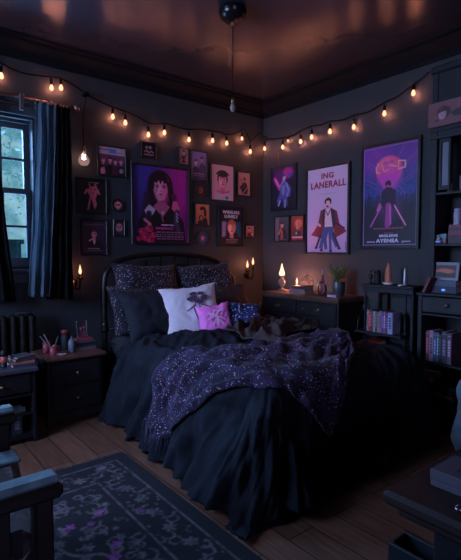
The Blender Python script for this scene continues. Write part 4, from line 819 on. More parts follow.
curtain('pale blue translucent curtain at the right side of the window, lit from behind', (X_(35, 110), X_(56, 110)), (X_(26.5, 300), X_(49, 300)), 2.285, .88, 3, .026, 2., m=M_SHEER, yo=-.010, name='sheer_curtain')
curtain('black heavy curtain beside the pale blue translucent one, next to the hanging bulb', (X_(54, 110), X_(69, 110)), (X_(47, 300), X_(73, 300)), 2.29, .85, 4, .036, 4.)
l1 = X_(-6, 120); l2 = X_(15, 300)
curtain('black heavy curtain at the left photo edge, in front of the window', (l1 - .14, l1), (l2 - .26, l2), 2.29, .86, 4, .03, 6.)
# radiator
rd = thing('radiator', 'black column radiator under the window', 'radiator', (.62, YA - .11, 0))
for k in range(13):
    x = -.42 + k * .062
    MB().box(x - .024, x + .024, -.045, .045, .10, .76, .018).build('column', M_METAL, rd)
for z in (.14, .70): MB().box(-.45, .36, -.012, .012, z, z + .03, .004).build('pipe', M_METAL, rd)
for x in (-.42, .32): MB().box(x - .018, x + .018, -.035, .035, 0, .105, .004).build('foot', M_METAL, rd)
tr = on_y(24.5, 314, YA - .13)
TRM = MB().lathe([(0, 0), (.035, .002), (.05, .010), (.052, .014), (.034, .008), (0, .006)], n=22, sx=1.2)
o_ = TRM.build('metal_dish', mat('bluish_pewter', (.30, .33, .38), rough=.3, metal=.9)); o_.location = (tr.x, YA - .12, .762); tag(o_, 'small pewter dish on top of the radiator', 'dish')

# ------------------------------------------------------------------ case furniture helpers
def knob_mb(c, r=.014, ax='y'):
    return MB().lathe([(0, -.026 * r / .014), (r * .7, -.024 * r / .014), (r, -.016 * r / .014), (r * .6, -.009 * r / .014), (r * .35, -.006), (r * .6, 0), (0, 0)], c, 14, ax=ax)
# nightstand ---------------------------------------------------------------
def drawers(root, x0, x1, zs, yf, handle='knob', hx=(0.5,), m=M_BLK):
    for (z0, z1) in zs:
        d = MB().box(x0, x1, yf - .016, yf, z0, z1, .004); g = .014
        d.box(x0 + g, x1 - g, yf - .020, yf - .015, z0 + g, z1 - g, .003); dr = d.build('drawer', m, root)
        for h in hx: knob_mb((x0 + (x1 - x0) * h, yf - .019, (z0 + z1) / 2)).build('knob', M_BRASS, dr)
ns = thing('nightstand', 'black two-drawer nightstand with a worn reddish-brown top, left of the bed', 'nightstand', (1.142, 3.34, 0))
W2 = .198
MB().box(-W2, W2, -.17, .20, .06, .465, .004).build('body', M_BLK, ns)
MB().box(-W2 - .018, W2 + .018, -.205, .215, .465, .49, .006).build('top', M_TOP, ns)
drawers(ns, -W2 + .02, W2 - .02, ((.29, .445), (.115, .27)), -.17)
pl = MB().box(-W2 - .006, W2 + .006, -.182, .20, .045, .095, .004)
for (x, y) in ((-W2 + .02, -.155), (W2 - .02, -.155), (-W2 + .02, .17), (W2 - .02, .17)): pl.box(x - .022, x + .022, y - .022, y + .022, 0, .05, .004)
pl.build('plinth', M_BLK, ns)
# left side cabinet ----------------------------------------------------------
sc_ = thing('side_cabinet', 'low black open cabinet with a drawer, left of the nightstand', 'cabinet', (.63, 3.22, 0))
cb = MB().box(-.20, -.18, -.20, .17, 0, .455, .003).box(.18, .20, -.20, .17, 0, .455, .003).box(-.18, .18, .15, .17, .03, .455).box(-.18, .18, -.19, .15, .03, .05).box(-.18, .18, -.19, .15, .30, .315).box(-.18, .18, -.19, .15, .18, .193)
cb.build('body', M_BLK, sc_); MB().box(-.215, .215, -.22, .18, .455, .48, .005).build('top', mat('slate_blue_wood_top', (.055, .055, .075), rough=.35, nscale=10), sc_)
drawers(sc_, -.175, .175, ((.325, .445),), -.185)
# dresser --------------------------------------------------------------------
DX, DY0, DY1, DZ = 2.94, 2.31, 3.22, .84
dr = thing('dresser', 'wide black dresser with brass pulls and a brown top in the room corner', 'dresser', ((DX + XB) / 2, (DY0 + DY1) / 2, 0), -R(90))
hw, hd = (DY1 - DY0) / 2, (XB - DX) / 2      # local x runs along the wall, local -y faces the room
MB().box(-hw + .012, hw - .012, -hd + .02, hd - .018, .07, DZ - .03, .004).build('body', M_BLK, dr)
MB().box(-hw, hw, -hd - .004, hd - .018, DZ - .03, DZ, .007).box(-hw + .008, hw - .008, -hd + .008, hd - .018, DZ - .045, DZ - .03, .003).build('top', M_TOP, dr)
MB().box(-hw, hw, -hd + .008, hd - .018, .02, .10, .005).build('plinth', M_BLK, dr)
for s in (-1, 1):
    for q in (-1, 1): MB().box(s * (hw - .04) - .03, s * (hw - .04) + .03, q * (hd - .05) - .03, q * (hd - .05) + .03, 0, .03, .003).build('foot', M_BLK, dr)
rows = [(.665, .785), (.525, .650), (.385, .510), (.245, .370), (.110, .230)]
for (a, b, hx) in ((-hw + .03, -.012, (.5,)), (.012, hw - .03, (.26, .62))):
    for (z0, z1) in rows:
        d = MB().box(a, b, -hd + .004, -hd + .021, z0, z1, .004).box(a + .016, b - .016, -hd - .001, -hd + .006, z0 + .016, z1 - .016, .003).build('drawer', M_BLK, dr)
        zc = (z0 + z1) / 2
        if len(hx) == 1: hs = ((a + b) / 2,)
        else: hs = ((a + b) / 2 + .03,)
        for h in hs: MB().tube(spline([(h - .028, -hd, zc + .004), (h - .024, -hd - .018, zc), (h, -hd - .022, zc - .006), (h + .024, -hd - .018, zc), (h + .028, -hd, zc + .004)], 4), .0045, 8).lathe([(0, -hd - .006), (.012, -hd - .005), (.014, -hd), (0, -hd)], (h, 0, zc + .004), 10, ax='y').build('pull', M_BRASS, d)
        if len(hx) == 2: knob_mb((a + .075, -hd, zc), .008).build('knob', M_BRASS, d)
ZD = DZ
def set_on(o, x, y, z): o.location = (x, y, z); return o
# candle lamp
cx = on_z(282, 291, ZD)
lm = thing('candle_lamp', 'ornate small lamp with a glowing flame-shaped glass, on the dresser nearest the corner', 'lamp', (3.10, 3.10 * math.tan(R(90) - (YAW + math.atan(51.5 / 460))), ZD))
MB().lathe([(0, 0), (.045, 0), (.047, .006), (.036, .014), (.014, .022), (.010, .042), (.020, .054), (.030, .072), (.032, .090), (.024, .108), (.011, .120), (.014, .130), (.026, .140), (.027, .146), (0, .146)], n=22).build('base', mat('cream_porcelain', (.24, .16, .14), rough=.3, nscale=40, namt=.5), lm)
MB().lathe([(.008, .146), (.022, .148), (.028, .160), (.026, .176), (.018, .200), (.010, .228), (.004, .256), (0, .264)], n=20).build('flame_shade', glow_glass('glowing_amber_glass', (1., .55, .32), 3., .4), lm); lamp_inside(lm, (0, 0, .185), 4, .008)
# candle and books and lantern
def px_on(z, x, px):
    """point of the plane x at photo column px"""
    az = YAW + math.atan((px - 230.5) / 460); return Vector((x, x / math.tan(az), z))
def stack_book(label, c, l, w_, h_, col, rz, title=None, name='book', group=None):
    t = thing(name, label, 'book', c, rz, group); m = mat('cover_%d_%d_%d' % col, lin(col), rough=.6)
    MB().box(-l / 2, l / 2, -w_ / 2, w_ / 2, 0, .003).box(-l / 2, l / 2, -w_ / 2, w_ / 2, h_ - .003, h_).box(-l / 2, l / 2, -w_ / 2, -w_ / 2 + .003, .003, h_ - .003).build('cover', m, t)
    MB().box(-l / 2 + .003, l / 2 - .003, -w_ / 2 + .003, w_ / 2 - .004, .003, h_ - .003).build('pages', M_PAGE, t); return t
b0 = px_on(ZD, 3.07, 302)
stack_book('brown book at the bottom of the dresser pile under the arched lantern', (b0.x, b0.y, ZD), .19, .13, .022, (120, 90, 90), -R(90))
stack_book('pale grey book in the middle of the dresser pile under the arched lantern', (b0.x, b0.y, ZD + .022), .17, .125, .018, (110, 98, 112), -R(88))
stack_book('black book on top of the dresser pile, right beneath the arched lantern', (b0.x + .005, b0.y, ZD + .04), .165, .12, .026, (40, 34, 42), -R(93))
lz = ZD + .066; lc_ = px_on(lz, 3.09, 308.5)
lt = thing('arched_lantern', 'small black arched cage lantern standing on the dresser book pile', 'lantern', (b0.x + .01, lc_.y + .006, lz), -R(90))
MB().box(-.048, .048, -.035, .035, 0, .008, .002).build('base', M_METAL, lt)
for k in range(9):
    a = -.046 + .0115 * k
    MB().tube([(a, -.032, .006), (a, -.032, .05 + .04 * math.sqrt(max(0, 1 - (a / .048) ** 2)))], .0016, 5).build('bar', M_METAL, lt)
ar = MB()
for y in (-.032, .032): ar.tube([(-.047, y, .006), (-.047, y, .05)] + [(-.047 * math.cos(i * math.pi / 12), y, .05 + .045 * math.sin(i * math.pi / 12)) for i in range(1, 12)] + [(.047, y, .05), (.047, y, .006)], .003, 6)
for (x, z) in ((-.047, .05), (-.033, .082), (0, .095), (.033, .082), (.047, .05)): ar.tube([(x, -.032, z), (x, .032, z)], .002, 5)
ar.lathe([(0, .094), (.006, .096), (.004, .104), (.007, .110), (0, .116)], (0, 0, 0), 10); ar.build('arch_frame', M_METAL, lt)
ca = px_on(ZD, 3.235, 297)
cd = thing('candle', 'lit slim candle on the dresser between the small lamp and the book pile', 'candle', (3.235, ca.y, ZD))
MB().lathe([(0, 0), (.028, 0), (.030, .008), (.012, .012), (.010, .020), (.012, .026), (0, .026)], n=16).build('holder', M_BRASS, cd)
MB().lathe([(.009, .024), (.009, .075), (.006, .080), (0, .080)], n=12).build('wax', mat('candle_wax', (.55, .42, .34), rough=.5), cd)
MB().lathe([(r_ * .72, .080 + h_ * .62) for r_, h_ in FLAME], n=12).build('flame', glow_glass('candle_flame', (1., .6, .35), 3.5, .5), cd); lamp_inside(cd, (0, 0, .10), 12)
# ornate bottle
bp = px_on(ZD, 3.10, 322.5)
ob = thing('ornate_bottle', 'bulbous dark glass bottle with silver filigree and a red front, beside the lantern', 'bottle', (3.08, px_on(ZD, 3.08, 323).y, ZD))
M_RGL = mat('dark_red_glass', (.12, .010, .016), rough=.12, spec=.8, nscale=8, namt=.6, coat=.5)
MB().lathe([(0, 0), (.034, 0), (.042, .012), (.050, .035), (.050, .060), (.042, .082), (.026, .100), (.014, .112), (.011, .135), (.014, .140), (.014, .146), (.010, .148), (0, .148)], n=24, sy=.8).build('bottle_body', M_RGL, ob)
fl = MB()
for k in range(8):
    a = k * math.pi / 4; fl.tube(spline([(.048 * math.cos(a), .039 * math.sin(a), .012), (.053 * math.cos(a + .3), .043 * math.sin(a + .3), .045), (.044 * math.cos(a + .1), .036 * math.sin(a + .1), .080), (.017 * math.cos(a), .014 * math.sin(a), .110)], 4), .0028, 5)
for z, r_ in ((.010, .042), (.082, .044), (.112, .017)): fl.tube([(r_ * math.cos(q), r_ * .82 * math.sin(q), z) for q in [i * math.pi / 8 for i in range(16)]], .003, 5, closed=True)
fl.build('filigree', M_SILVER, ob)
sp = MB().lathe([(0, .145), (.008, .148), (.013, .160), (.008, .172), (.012, .182), (.004, .195), (0, .200)], n=14)
sp.tube(spline([(.004, 0, .165), (.020, 0, .180), (.016, 0, .198), (.026, 0, .212)], 4), .003, 6).tube(spline([(-.004, 0, .165), (-.018, 0, .176), (-.022, 0, .188)], 4), .003, 6); sp.build('stopper', M_SILVER, ob)
# plant
pp = px_on(ZD, 3.14, 338.5); pt = thing('potted_plant', 'leafy green plant with orange blooms in a ribbed dark pot on the dresser', 'plant', (3.15, px_on(ZD, 3.15, 338.5).y, ZD))
pf = []
for j in range(12):
    z = j / 11 * .125; pf.append((.046 + .010 * math.sin(j / 11 * 3.0) + (.0018 if j % 2 else 0), z))
MB().lathe([(0, 0)] + pf + [(.040, .125), (.038, .105), (0, .105)], n=24).build('pot', mat('dark_glazed_pot', (.030, .034, .045), rough=.35), pt)
lf = MB(); rp = random.Random(8); stem = MB()
for k in range(20):
    a = rp.uniform(0, 6.28); sp_ = rp.uniform(.02, .105); hh = rp.uniform(.17, .285); tip = Vector((math.cos(a) * sp_, math.sin(a) * sp_, hh))
    pth = spline([(math.cos(a) * .01, math.sin(a) * .01, .105), tuple(tip * .5 + Vector((0, 0, .06))), tuple(tip)], 5); stem.tube(pth, .0018, 5)
    for i in range(3, len(pth), 2):
        for s in (-1, 1):
            b = pth[i]; an = a + s * rp.uniform(.5, 1.4); l = rp.uniform(.030, .048); d = Vector((math.cos(an), math.sin(an), rp.uniform(.1, .9))).normalized(); q = d.cross(Vector((0, 0, 1))).normalized() * .0075; n2 = Vector((0, 0, -.003))
            lf.add([b, b + d * l * .35 + q, b + d * l * .7 + q * .8, b + d * l, b + d * l * .7 - q * .8, b + d * l * .35 - q, b + d * l * .5 + n2], [(0, 1, 6), (1, 2, 6), (2, 3, 6), (3, 4, 6), (4, 5, 6), (5, 0, 6)], True)
stem.build('stems', mat('plant_stem', (.06, .10, .03), rough=.6), pt); lf.build('leaves', mat('green_leaf', (.16, .22, .06), rough=.5, nscale=20), pt)
fw_ = MB()
for (x, y, z) in ((-.012, -.05, .135), (.010, -.052, .128), (.026, -.045, .138), (-.030, -.042, .130)):
    for q in range(6): fw_.ball((x + .009 * math.cos(q * 1.05), y - .003, z + .009 * math.sin(q * 1.05)), .007, 8, 5, (1, .5, 1))
    fw_.ball((x, y - .006, z), .004, 8, 5)
fw_.build('blooms', mat('orange_petal', (.60, .16, .05), rough=.5), pt)
ob.scale = (1.0, 1.0, 1.15); bx = px_on(ZD, 3.02, 336); stack_book('small lilac-grey book lying on the dresser in front of the plant pot', (3.00, px_on(ZD, 3.00, 334.5).y, ZD), .085, .07, .020, (150, 130, 160), -R(85))

# ------------------------------------------------------------------ small shelf rack
RK = (3.10, 1.76, 2.215)
rk = thing('shelf_rack', 'slim black open shelf rack between the dresser and the tall bookcase', 'shelf', (3.22, (RK[1] + RK[2]) / 2, 0), -R(90)); h2 = (RK[2] - RK[1]) / 2
MB().box(-h2, h2, -.13, .105, .935, .955, .004).build('shelf', M_SHELF, rk); MB().box(-h2 + .015, h2 - .012, -.115, .10, .895, .935, .003).build('apron', M_SHELF, rk)
MB().box(-h2 - .01, h2 - .06, -.19, .105, .575, .593, .004).build('shelf', M_SHELF, rk)
MB().box(-h2 + .01, h2 - .02, -.17, .105, .30, .318, .004).build('shelf', M_SHELF, rk)
MB().box(-h2 + .01, h2 - .02, -.17, .105, .46, .474, .004).build('shelf', M_SHELF, rk)
for (x, y, wd) in ((-h2 + .03, -.10, .007), (h2 - .075, -.10, .007), (-h2 + .03, .09, .009), (h2 - .03, .09, .012), (-h2 + .10, .092, .016)):
    MB().box(x - wd, x + wd, y - wd, y + wd, 0 if y > 0 else .3, .90, .002).build('post', M_SHELF, rk)
MB().box(h2 - .032, h2 - .008, -.11, .105, 0, .935, .003).build('side_panel', M_SHELF, rk)
for s, xx_ in ((-1, -h2 + .02), (1, h2 - .07)):
    MB().tube(spline([(xx_, -.10, .80), (xx_ - .004, -.115, .74), (xx_ - .006, -.16, .69), (xx_ - .006, -.17, .65), (xx_, -.185, .594)], 5), .0035, 6).build('scroll_bracket', M_METAL, rk)
def vbook(root_loc, rz, x, th, hgt, dep, col, label, group, z, title=None, yb=.06, tilt=0.):
    """upright book, spine to the room; x along the shelf"""
    t = thing('book', label, 'book', Vector(root_loc) + Matrix.Rotation(rz, 3, 'Z') @ Vector((x + th / 2, yb - dep / 2, z)), 0, group); t.rotation_euler = (0, R(tilt), rz) if not tilt else (Matrix.Rotation(rz, 4, 'Z') @ Matrix.Rotation(R(tilt), 4, 'Y')).to_euler()
    m = mat('cover_%d_%d_%d' % col, lin(col), rough=.55); a = th / 2; d = dep / 2
    c = MB().box(-a, -a + .002, -d, d, 0, hgt).box(a - .002, a, -d, d, 0, hgt).box(-a, a, -d - .001, -d + .002, 0, hgt, .0005); cv = c.build('cover', m, t)
    MB().box(-a + .002, a - .002, -d + .002, d - .004, .003, hgt - .004).build('pages', M_PAGE, t)
    r_ = random.Random(int(x * 1e4) + col[0]); tc_ = tuple(min(255, int(q * 1.9 + 25)) for q in col) if sum(col) < 330 else tuple(int(q * .4) for q in col); zz = hgt * .25
    while zz < hgt * .75: l = r_.uniform(.008, .02); MB().box(-a * .45, a * .45, -d - .0022, -d - .001, zz, zz + l).build('spine_print', mat('cover_%d_%d_%d' % tc_, lin(tc_), rough=.55), t); zz += l + .005
    MB().box(-a * .8, a * .8, -d - .002, -d - .001, hgt * .90, hgt * .915).build('spine_band', mat('cover_%d_%d_%d' % tc_, lin(tc_), rough=.55), t); return t
RL = (3.22, (RK[1] + RK[2]) / 2, 0)
x = -h2 + .088; GR = 'upright books on the slim shelf rack'
for i, (th, hg, col, lb) in enumerate([
    (.016, .165, (150, 125, 140), 'slim pale mauve book, leftmost upright on the slim shelf rack'),
    (.024, .160, (150, 36, 44), 'bright red book standing second from the left on the slim shelf rack'),
    (.014, .168, (46, 42, 56), 'thin black book just right of the bright red one on the slim rack'),
    (.016, .158, (165, 150, 150), 'off-white book between the thin black and the dark teal books on the slim rack'),
    (.018, .166, (48, 56, 64), 'dark teal book left of the pink paperback on the slim rack'),
    (.014, .152, (180, 110, 115), 'pink paperback in the middle of the slim rack books'),
    (.020, .165, (120, 105, 125), 'grey-violet book right of the pink paperback on the slim rack'),
    (.015, .160, (66, 50, 110), 'indigo book beside the grey-violet one on the slim rack'),
    (.014, .170, (150, 75, 90), 'dusty rose book left of the wide pale blue one on the slim rack'),
    (.018, .162, (42, 42, 82), 'navy book next to the wide pale blue one on the slim rack')]):
    vbook(RL, -R(90), x, th, hg, .115, col, lb, GR, .593, yb=-.045); x += th + .0015
vbook(RL, -R(90), x, .040, .162, .115, (140, 140, 185), 'wide pale blue book, rightmost upright on the slim shelf rack', GR, .593, yb=-.045)
def at_rack(px, z, x): p = px_on(z, x, px); return (x, p.y, z)
fg_ = thing('figurine', 'small dark figurine, leftmost ornament on top of the slim shelf rack', 'figurine', at_rack(370.5, .955, 3.16))
MB().lathe([(0, 0), (.022, 0), (.022, .008), (.010, .012), (.009, .030), (.016, .045), (.017, .062), (.010, .076), (.006, .082), (.011, .090), (.011, .100), (.006, .108), (0, .110)], n=18).build('body', mat('dark_pewter', (.03, .032, .04), rough=.4, metal=.5), fg_)
MB().tube(spline([(.012, 0, .075), (.028, -.004, .06), (.03, 0, .10), (.034, 0, .125)], 4), .003, 6).tube(spline([(-.012, 0, .075), (-.022, 0, .055), (-.016, -.01, .04)], 4), .004, 6).build('arms', MATS['dark_pewter'], fg_)
j_ = thing('jar', 'black cylindrical jar behind the small dark figurine on the slim rack', 'jar', at_rack(377.5, .955, 3.24))
MB().lathe([(0, 0), (.026, 0), (.028, .01), (.028, .085), (.022, .092), (0, .092)], n=20).build('body', M_SHELF, j_); MB().lathe([(0, .092), (.024, .092), (.024, .104), (.006, .108), (.005, .115), (0, .116)], n=18).build('lid', M_SHELF, j_)
cn = thing('cone_candle', 'orange-brown bullet-shaped candle in a white dish on the slim rack', 'candle', at_rack(388.5, .955, 3.15))
MB().lathe([(0, .0), (.030, .0), (.042, .012), (.044, .020), (.038, .020), (.028, .008), (0, .008)], n=24).build('dish', M_WHITE, cn)
MB().lathe([(0, .008), (.026, .008), (.027, .02), (.026, .075), (.023, .10), (.018, .125), (.012, .142), (.009, .148), (.010, .156), (.005, .168), (0, .170)], n=22).build('wax', mat('terracotta_wax', (.42, .13, .075), rough=.5, nscale=18), cn)
sv = MB().lathe([(0, 0), (.014, 0), (.014, .012), (.010, .018), (.010, .07), (.0085, .10), (.005, .125), (0, .138)], n=18); sv = sv.build('silver_bottle', mat('brushed_grey_metal', (.32, .32, .38), rough=.35, metal=.7)); sv.location = at_rack(405, .955, 3.15); tag(sv, 'slim silver pointed bottle near the right end of the slim rack', 'bottle')
wd_ = MB().lathe([(0, 0), (.018, 0), (.020, .006), (.014, .012), (0, .013)], n=14, sx=1.3).build('stone', M_WHITE); wd_.location = at_rack(401, .955, 3.105); tag(wd_, 'small white stone at the front edge of the slim rack top', 'stone')
for i, (col, hz, z0, lb) in enumerate((((110, 80, 95), .022, .474, 'mauve book lying at the bottom of the pair on the lower slim rack shelf'), ((160, 24, 34), .026, .496, 'red book lying on the mauve one on the lower slim rack shelf'))):
    p = at_rack(377, z0, 3.10); stack_book(lb, p, .12, .10, hz, col, -R(90 + 4 * i))

# ------------------------------------------------------------------ tall bookcase with hutch
BY1, BY0 = 1.665, .80; BXF = 2.985
bk = thing('bookcase', 'tall blue-black bookcase with drawer and upper hutch at the right edge', 'bookcase', (3.16, (BY0 + BY1) / 2, 0), -R(90)); hb_ = (BY1 - BY0) / 2; f0 = -(3.16 - BXF); bkY = .165
ZC = .93      # counter
def P(name, *b, bev=.003, m=M_SHELF): return MB().box(*b, bev).build(name, m, bk)
P('side_panel', -hb_, -hb_ + .03, f0, bkY, 0, ZC - .02); P('side_panel', hb_ - .03, hb_, f0, bkY, 0, ZC - .02)
P('back_panel', -hb_ + .03, hb_ - .03, bkY - .015, bkY, .05, ZC - .02); P('plinth', -hb_ + .03, hb_ - .03, f0 + .02, bkY, 0, .06)
P('counter', -hb_ - .012, hb_ + .012, f0 - .012, bkY, ZC - .02, ZC, bev=.005)
SHZ = (.06, .235, .46)
for z in SHZ[1:]: P('shelf', -hb_ + .03, hb_ - .03, f0 + .01, bkY - .015, z - .018, z)
P('shelf', -hb_ + .03, hb_ - .03, f0 + .004, bkY - .015, .775, .79)
for (a, b) in ((-hb_ + .035, -.01), (.01, hb_ - .035)):
    d = MB().box(a, b, f0 - .006, f0 + .012, .80, .905, .004).box(a + .014, b - .014, f0 - .010, f0 - .005, .814, .891, .002).build('drawer', M_SHELF, bk)
    kx = a + (.175 if a < 0 else .2); knob_mb((kx, f0 - .009, .858), .017).build('knob', M_SILVER, d)
P('divider', -.01, .01, f0 + .002, bkY - .015, .79, ZC - .02)
hf = -.055                                     # hutch front (x 3.105)
HT = 2.42
P('hutch_side', -hb_, -hb_ + .045, hf, bkY, ZC, HT); P('hutch_side', hb_ - .045, hb_, hf, bkY, ZC, HT)
P('hutch_back', -hb_ + .045, hb_ - .045, bkY - .012, bkY, ZC, HT)
def z_at(py, x=3.105, y=1.6): return on_x(431, py, x).z
for z, n_ in ((z_at(243.5), 'shelf'), (z_at(193), 'shelf')): P(n_, -hb_ + .045, hb_ - .045, hf + .004, bkY - .012, z - .02, z)
zt_ = z_at(140); P('cornice', -hb_ - .01, hb_ + .01, hf - .012, bkY, HT, HT + .05, bev=.01)
P('fascia', -hb_ + .045, hb_ - .045, hf + .004, hf + .03, zt_, HT); P('fascia_rail', -hb_ - .0, hb_, hf - .008, hf + .004, zt_ - .005, zt_ + .02)
P('fascia_rail', -hb_, hb_, hf - .006, hf + .004, zt_ + .045, zt_ + .06)
# glazed leaf folded inside the top opening
gl = MB().box(-hb_ + .055, -hb_ + .075, hf + .01, hf + .03, z_at(191), zt_, .002).box(-hb_ + .12, -hb_ + .135, hf + .01, hf + .03, z_at(191), zt_, .002).box(-hb_ + .075, -hb_ + .12, hf + .01, hf + .03, z_at(191), z_at(191) + .03, .002).box(-hb_ + .075, -hb_ + .12, hf + .01, hf + .03, zt_ - .03, zt_, .002).build('door', M_SHELF, bk)
MB().box(-hb_ + .075, -hb_ + .12, hf + .018, hf + .022, z_at(191) + .03, zt_ - .03).build('pane', mat('frosted_slate_glass', (.10, .11, .16), rough=.4), gl)
BKL = (3.16, (BY0 + BY1) / 2, 0)
def bk_at(px, z, x): p = px_on(z, x, px); return Vector((x, p.y, z))
def lx(px, x): return (BY0 + BY1) / 2 - px_on(0, x, px).y      # local x of a photo column on plane x
# canvas print on the fascia
def canvas(w_, h_):
    a = Art(w_, h_, (118, 66, 76), (106, 58, 70), 110); a.ell(.30, .45, .13, .115, (55, 18, 32)); a.ell(.27, .52, .075, .10, (170, 122, 135)); a.poly([(.17, .5), (.18, .36), (.3, .28), (.4, .4), (.36, .44), (.25, .42)], (55, 18, 32)); a.poly([(.42, .52), (.6, .4), (.8, .36), (1, .5), (1, .7), (.7, .75), (.48, .68)], (45, 20, 32)); a.ell(.1, .45, .02, .02, (100, 40, 60)); a.ell(.17, .75, .05, .022, (90, 28, 55)); a.line([(.3, .78), (.42, .74)], .01, (110, 50, 70)); a.ell(.25, .5, .015, .008, (40, 15, 30)).ell(.31, .5, .015, .008, (40, 15, 30)).ell(.28, .6, .018, .008, (150, 40, 70)); return a
cv0 = on_x(430, 105.5, 3.10); cv1 = on_x(430, 129, 3.10); cw = .36; chh = cv0.z - cv1.z
ct = thing('canvas_print', 'wide pink canvas with a dark-haired face, mounted high on the bookcase hutch', 'canvas print', (3.094, cv0.y - cw / 2, (cv0.z + cv1.z) / 2), -R(90))
MB().box(-cw / 2, cw / 2, -.012, .006, -chh / 2, chh / 2, .001).build('stretcher', mat('canvas_edge', (.25, .12, .14), rough=.8), ct)
inked('print', np.clip(canvas(cw, chh).a, 0, 1), lambda u, v: Vector(((u - .5) * cw, -.0125, (v - .5) * chh)), ct)
# things in the hutch
z1_, z2_ = z_at(193), z_at(243.5)
c1 = MB().lathe([(0, 0), (.018, 0), (.018, .055), (.012, .062), (0, .062)], n=16).build('small_jar', mat('grey_stoneware', (.16, .14, .17), rough=.5)); c1.location = bk_at(447.5, z1_, 3.18); tag(c1, 'short grey jar on the top hutch shelf, beside the glazed leaf', 'jar')
c2 = MB().lathe([(0, 0), (.017, 0), (.017, .10), (.010, .115), (.010, .13), (0, .13)], n=16).build('bottle', mat('grey_mauve_glaze', (.20, .16, .20), rough=.4)); c2.location = bk_at(460, z1_, 3.18); tag(c2, 'taller grey bottle on the top hutch shelf at the photo edge', 'bottle')
st0 = bk_at(454, z2_, 3.17)
zz = z2_ + .0; y_ = bk_at(453.5, z2_, 3.165).y
for i, (hh, col, lb) in enumerate(((.055, (66, 40, 52), 'thick dark maroon book at the bottom of the hutch pile'), (.030, (120, 48, 62), 'rose-red book second from the bottom of the hutch pile'), (.018, (66, 54, 70), 'grey-violet book third from the bottom of the hutch pile'), (.022, (110, 52, 70), 'crimson book on top of the hutch pile, under the pale cylinder'))):
    stack_book(lb, (3.195, y_ - .045, zz), .15, .12, hh, col, -R(90 - 3 * i)); zz += hh
cy = MB().lathe([(0, 0), (.024, 0), (.026, .006), (.022, .02), (.024, .06), (.023, .085), (.018, .095), (.020, .10), (.020, .112), (0, .114)], n=20).build('canister', mat('lavender_ceramic', (.34, .30, .42), rough=.5)); cy.location = (3.19, y_ - .005, zz); tag(cy, 'pale lavender ribbed cylinder standing on the hutch book pile', 'canister')
bt = thing('glass_bottle', 'narrow blue bottle left of the hutch book pile', 'bottle', bk_at(439.5, z2_, 3.22))
MB().lathe([(0, 0), (.014, 0), (.015, .01), (.015, .10), (.008, .12), (.007, .15), (.009, .155), (0, .157)], n=16).build('body', mat('blue_glass', (.05, .10, .16), rough=.2, coat=.5), bt)
tn = thing('tin_box', 'teal and red tin box in front of the narrow blue bottle in the hutch', 'tin', bk_at(444, z2_, 3.16), -R(90)); MB().box(-.024, .024, -.03, .03, 0, .035, .003).build('body', mat('red_tin', (.16, .04, .05), rough=.4), tn); MB().box(-.025, .025, -.031, .031, .035, .066, .003).build('lid', mat('teal_tin', (.06, .20, .26), rough=.4), tn)
rb_ = thing('toy_figure', 'tiny white and blue toy figure at the left end of the hutch shelf', 'toy', bk_at(437.8, z2_, 3.115)); MB().ball((0, 0, .012), .017, 14, 8, (1.2, 1.4, .7)).build('base', mat('pale_blue_plastic', (.35, .45, .85), rough=.4), rb_); MB().ball((0, 0, .032), .010, 12, 8, (1, 1, 1.2)).ball((-.002, .002, .050), .009, 12, 8).tube([(0, .008, .036), (-.004, .018, .030)], .003, 6).tube([(0, -.008, .036), (-.004, -.017, .042)], .003, 6).build('body', mat('toy_grey', (.30, .28, .30), rough=.5), rb_)
# things on the counter
def leaning_frame(label, px, z, x, w_, h_, lean, yaw, art, fmat, fw=.016):
    c = bk_at(px, z, x); t = thing('photo_frame', label, 'photo frame', (c.x, c.y, z)); t.rotation_euler = (Matrix.Rotation(R(yaw), 4, 'Z') @ Matrix.Rotation(R(-lean), 4, 'X')).to_euler()
    a = w_ / 2; MB().box(-a, -a + fw, -.006, .006, 0, h_, .002).box(a - fw, a, -.006, .006, 0, h_, .002).box(-a + fw, a - fw, -.006, .006, 0, fw, .002).box(-a + fw, a - fw, -.006, .006, h_ - fw, h_, .002).box(-a + fw, a - fw, .0, .006, fw, h_ - fw).build('frame', fmat, t)
    iw, ih = w_ - 2 * fw, h_ - 2 * fw; inked('print', np.clip(art(iw, ih).a, 0, 1), lambda u, v: Vector(((u - .5) * iw, -.001, fw + v * ih)), t); return t
def sunset(w_, h_): a = Art(w_, h_, (60, 40, 60), (40, 22, 30), 50); a.ell(.5, .5, .4, .12, (190, 90, 70), soft=.6); a.poly([(0, .65), (.3, .55), (.7, .68), (1, .58), (1, 1), (0, 1)], (24, 16, 24)); return a
leaning_frame('silver-grey frame with a sunset photo on the bookcase counter', 444, ZC + .082, 3.12, .20, .125, 10, -90, sunset, mat('silver_grey_frame', (.20, .17, .21), rough=.45), .02)
zz = ZC; y_ = bk_at(446, ZC, 3.09).y
for (hh, col, lb) in ((.045, (36, 36, 60), 'dark navy case at the bottom of the counter pile, below the silver-grey frame'), (.037, (70, 78, 104), 'grey-blue case on top of the counter pile, below the silver-grey frame')):
    stack_book(lb, (3.125, y_, zz), .165, .12, hh, col, -R(90), name='disc_case'); zz += hh
lg_ = MB().ball((0, 0, 0), .010, 12, 8, (.4, 1.4, .8)).build('blue_light', mat('blue_indicator', (.1, .3, .9), emit=(.10, .32, 1.), strength=1.1)); lg_.location = (3.060, y_ + .0, ZC + .020); tag(lg_, 'small glowing blue light at the front of the counter pile', 'light')
lb_ = bk_at(426.5, ZC, 3.04); t = thing('book', 'dark red book leaning steeply at the left end of the bookcase counter', 'book', (3.04, lb_.y + .005, ZC + .003)); t.rotation_euler = (Matrix.Rotation(-R(90), 4, 'Z') @ Matrix.Rotation(R(24), 4, 'Y')).to_euler()
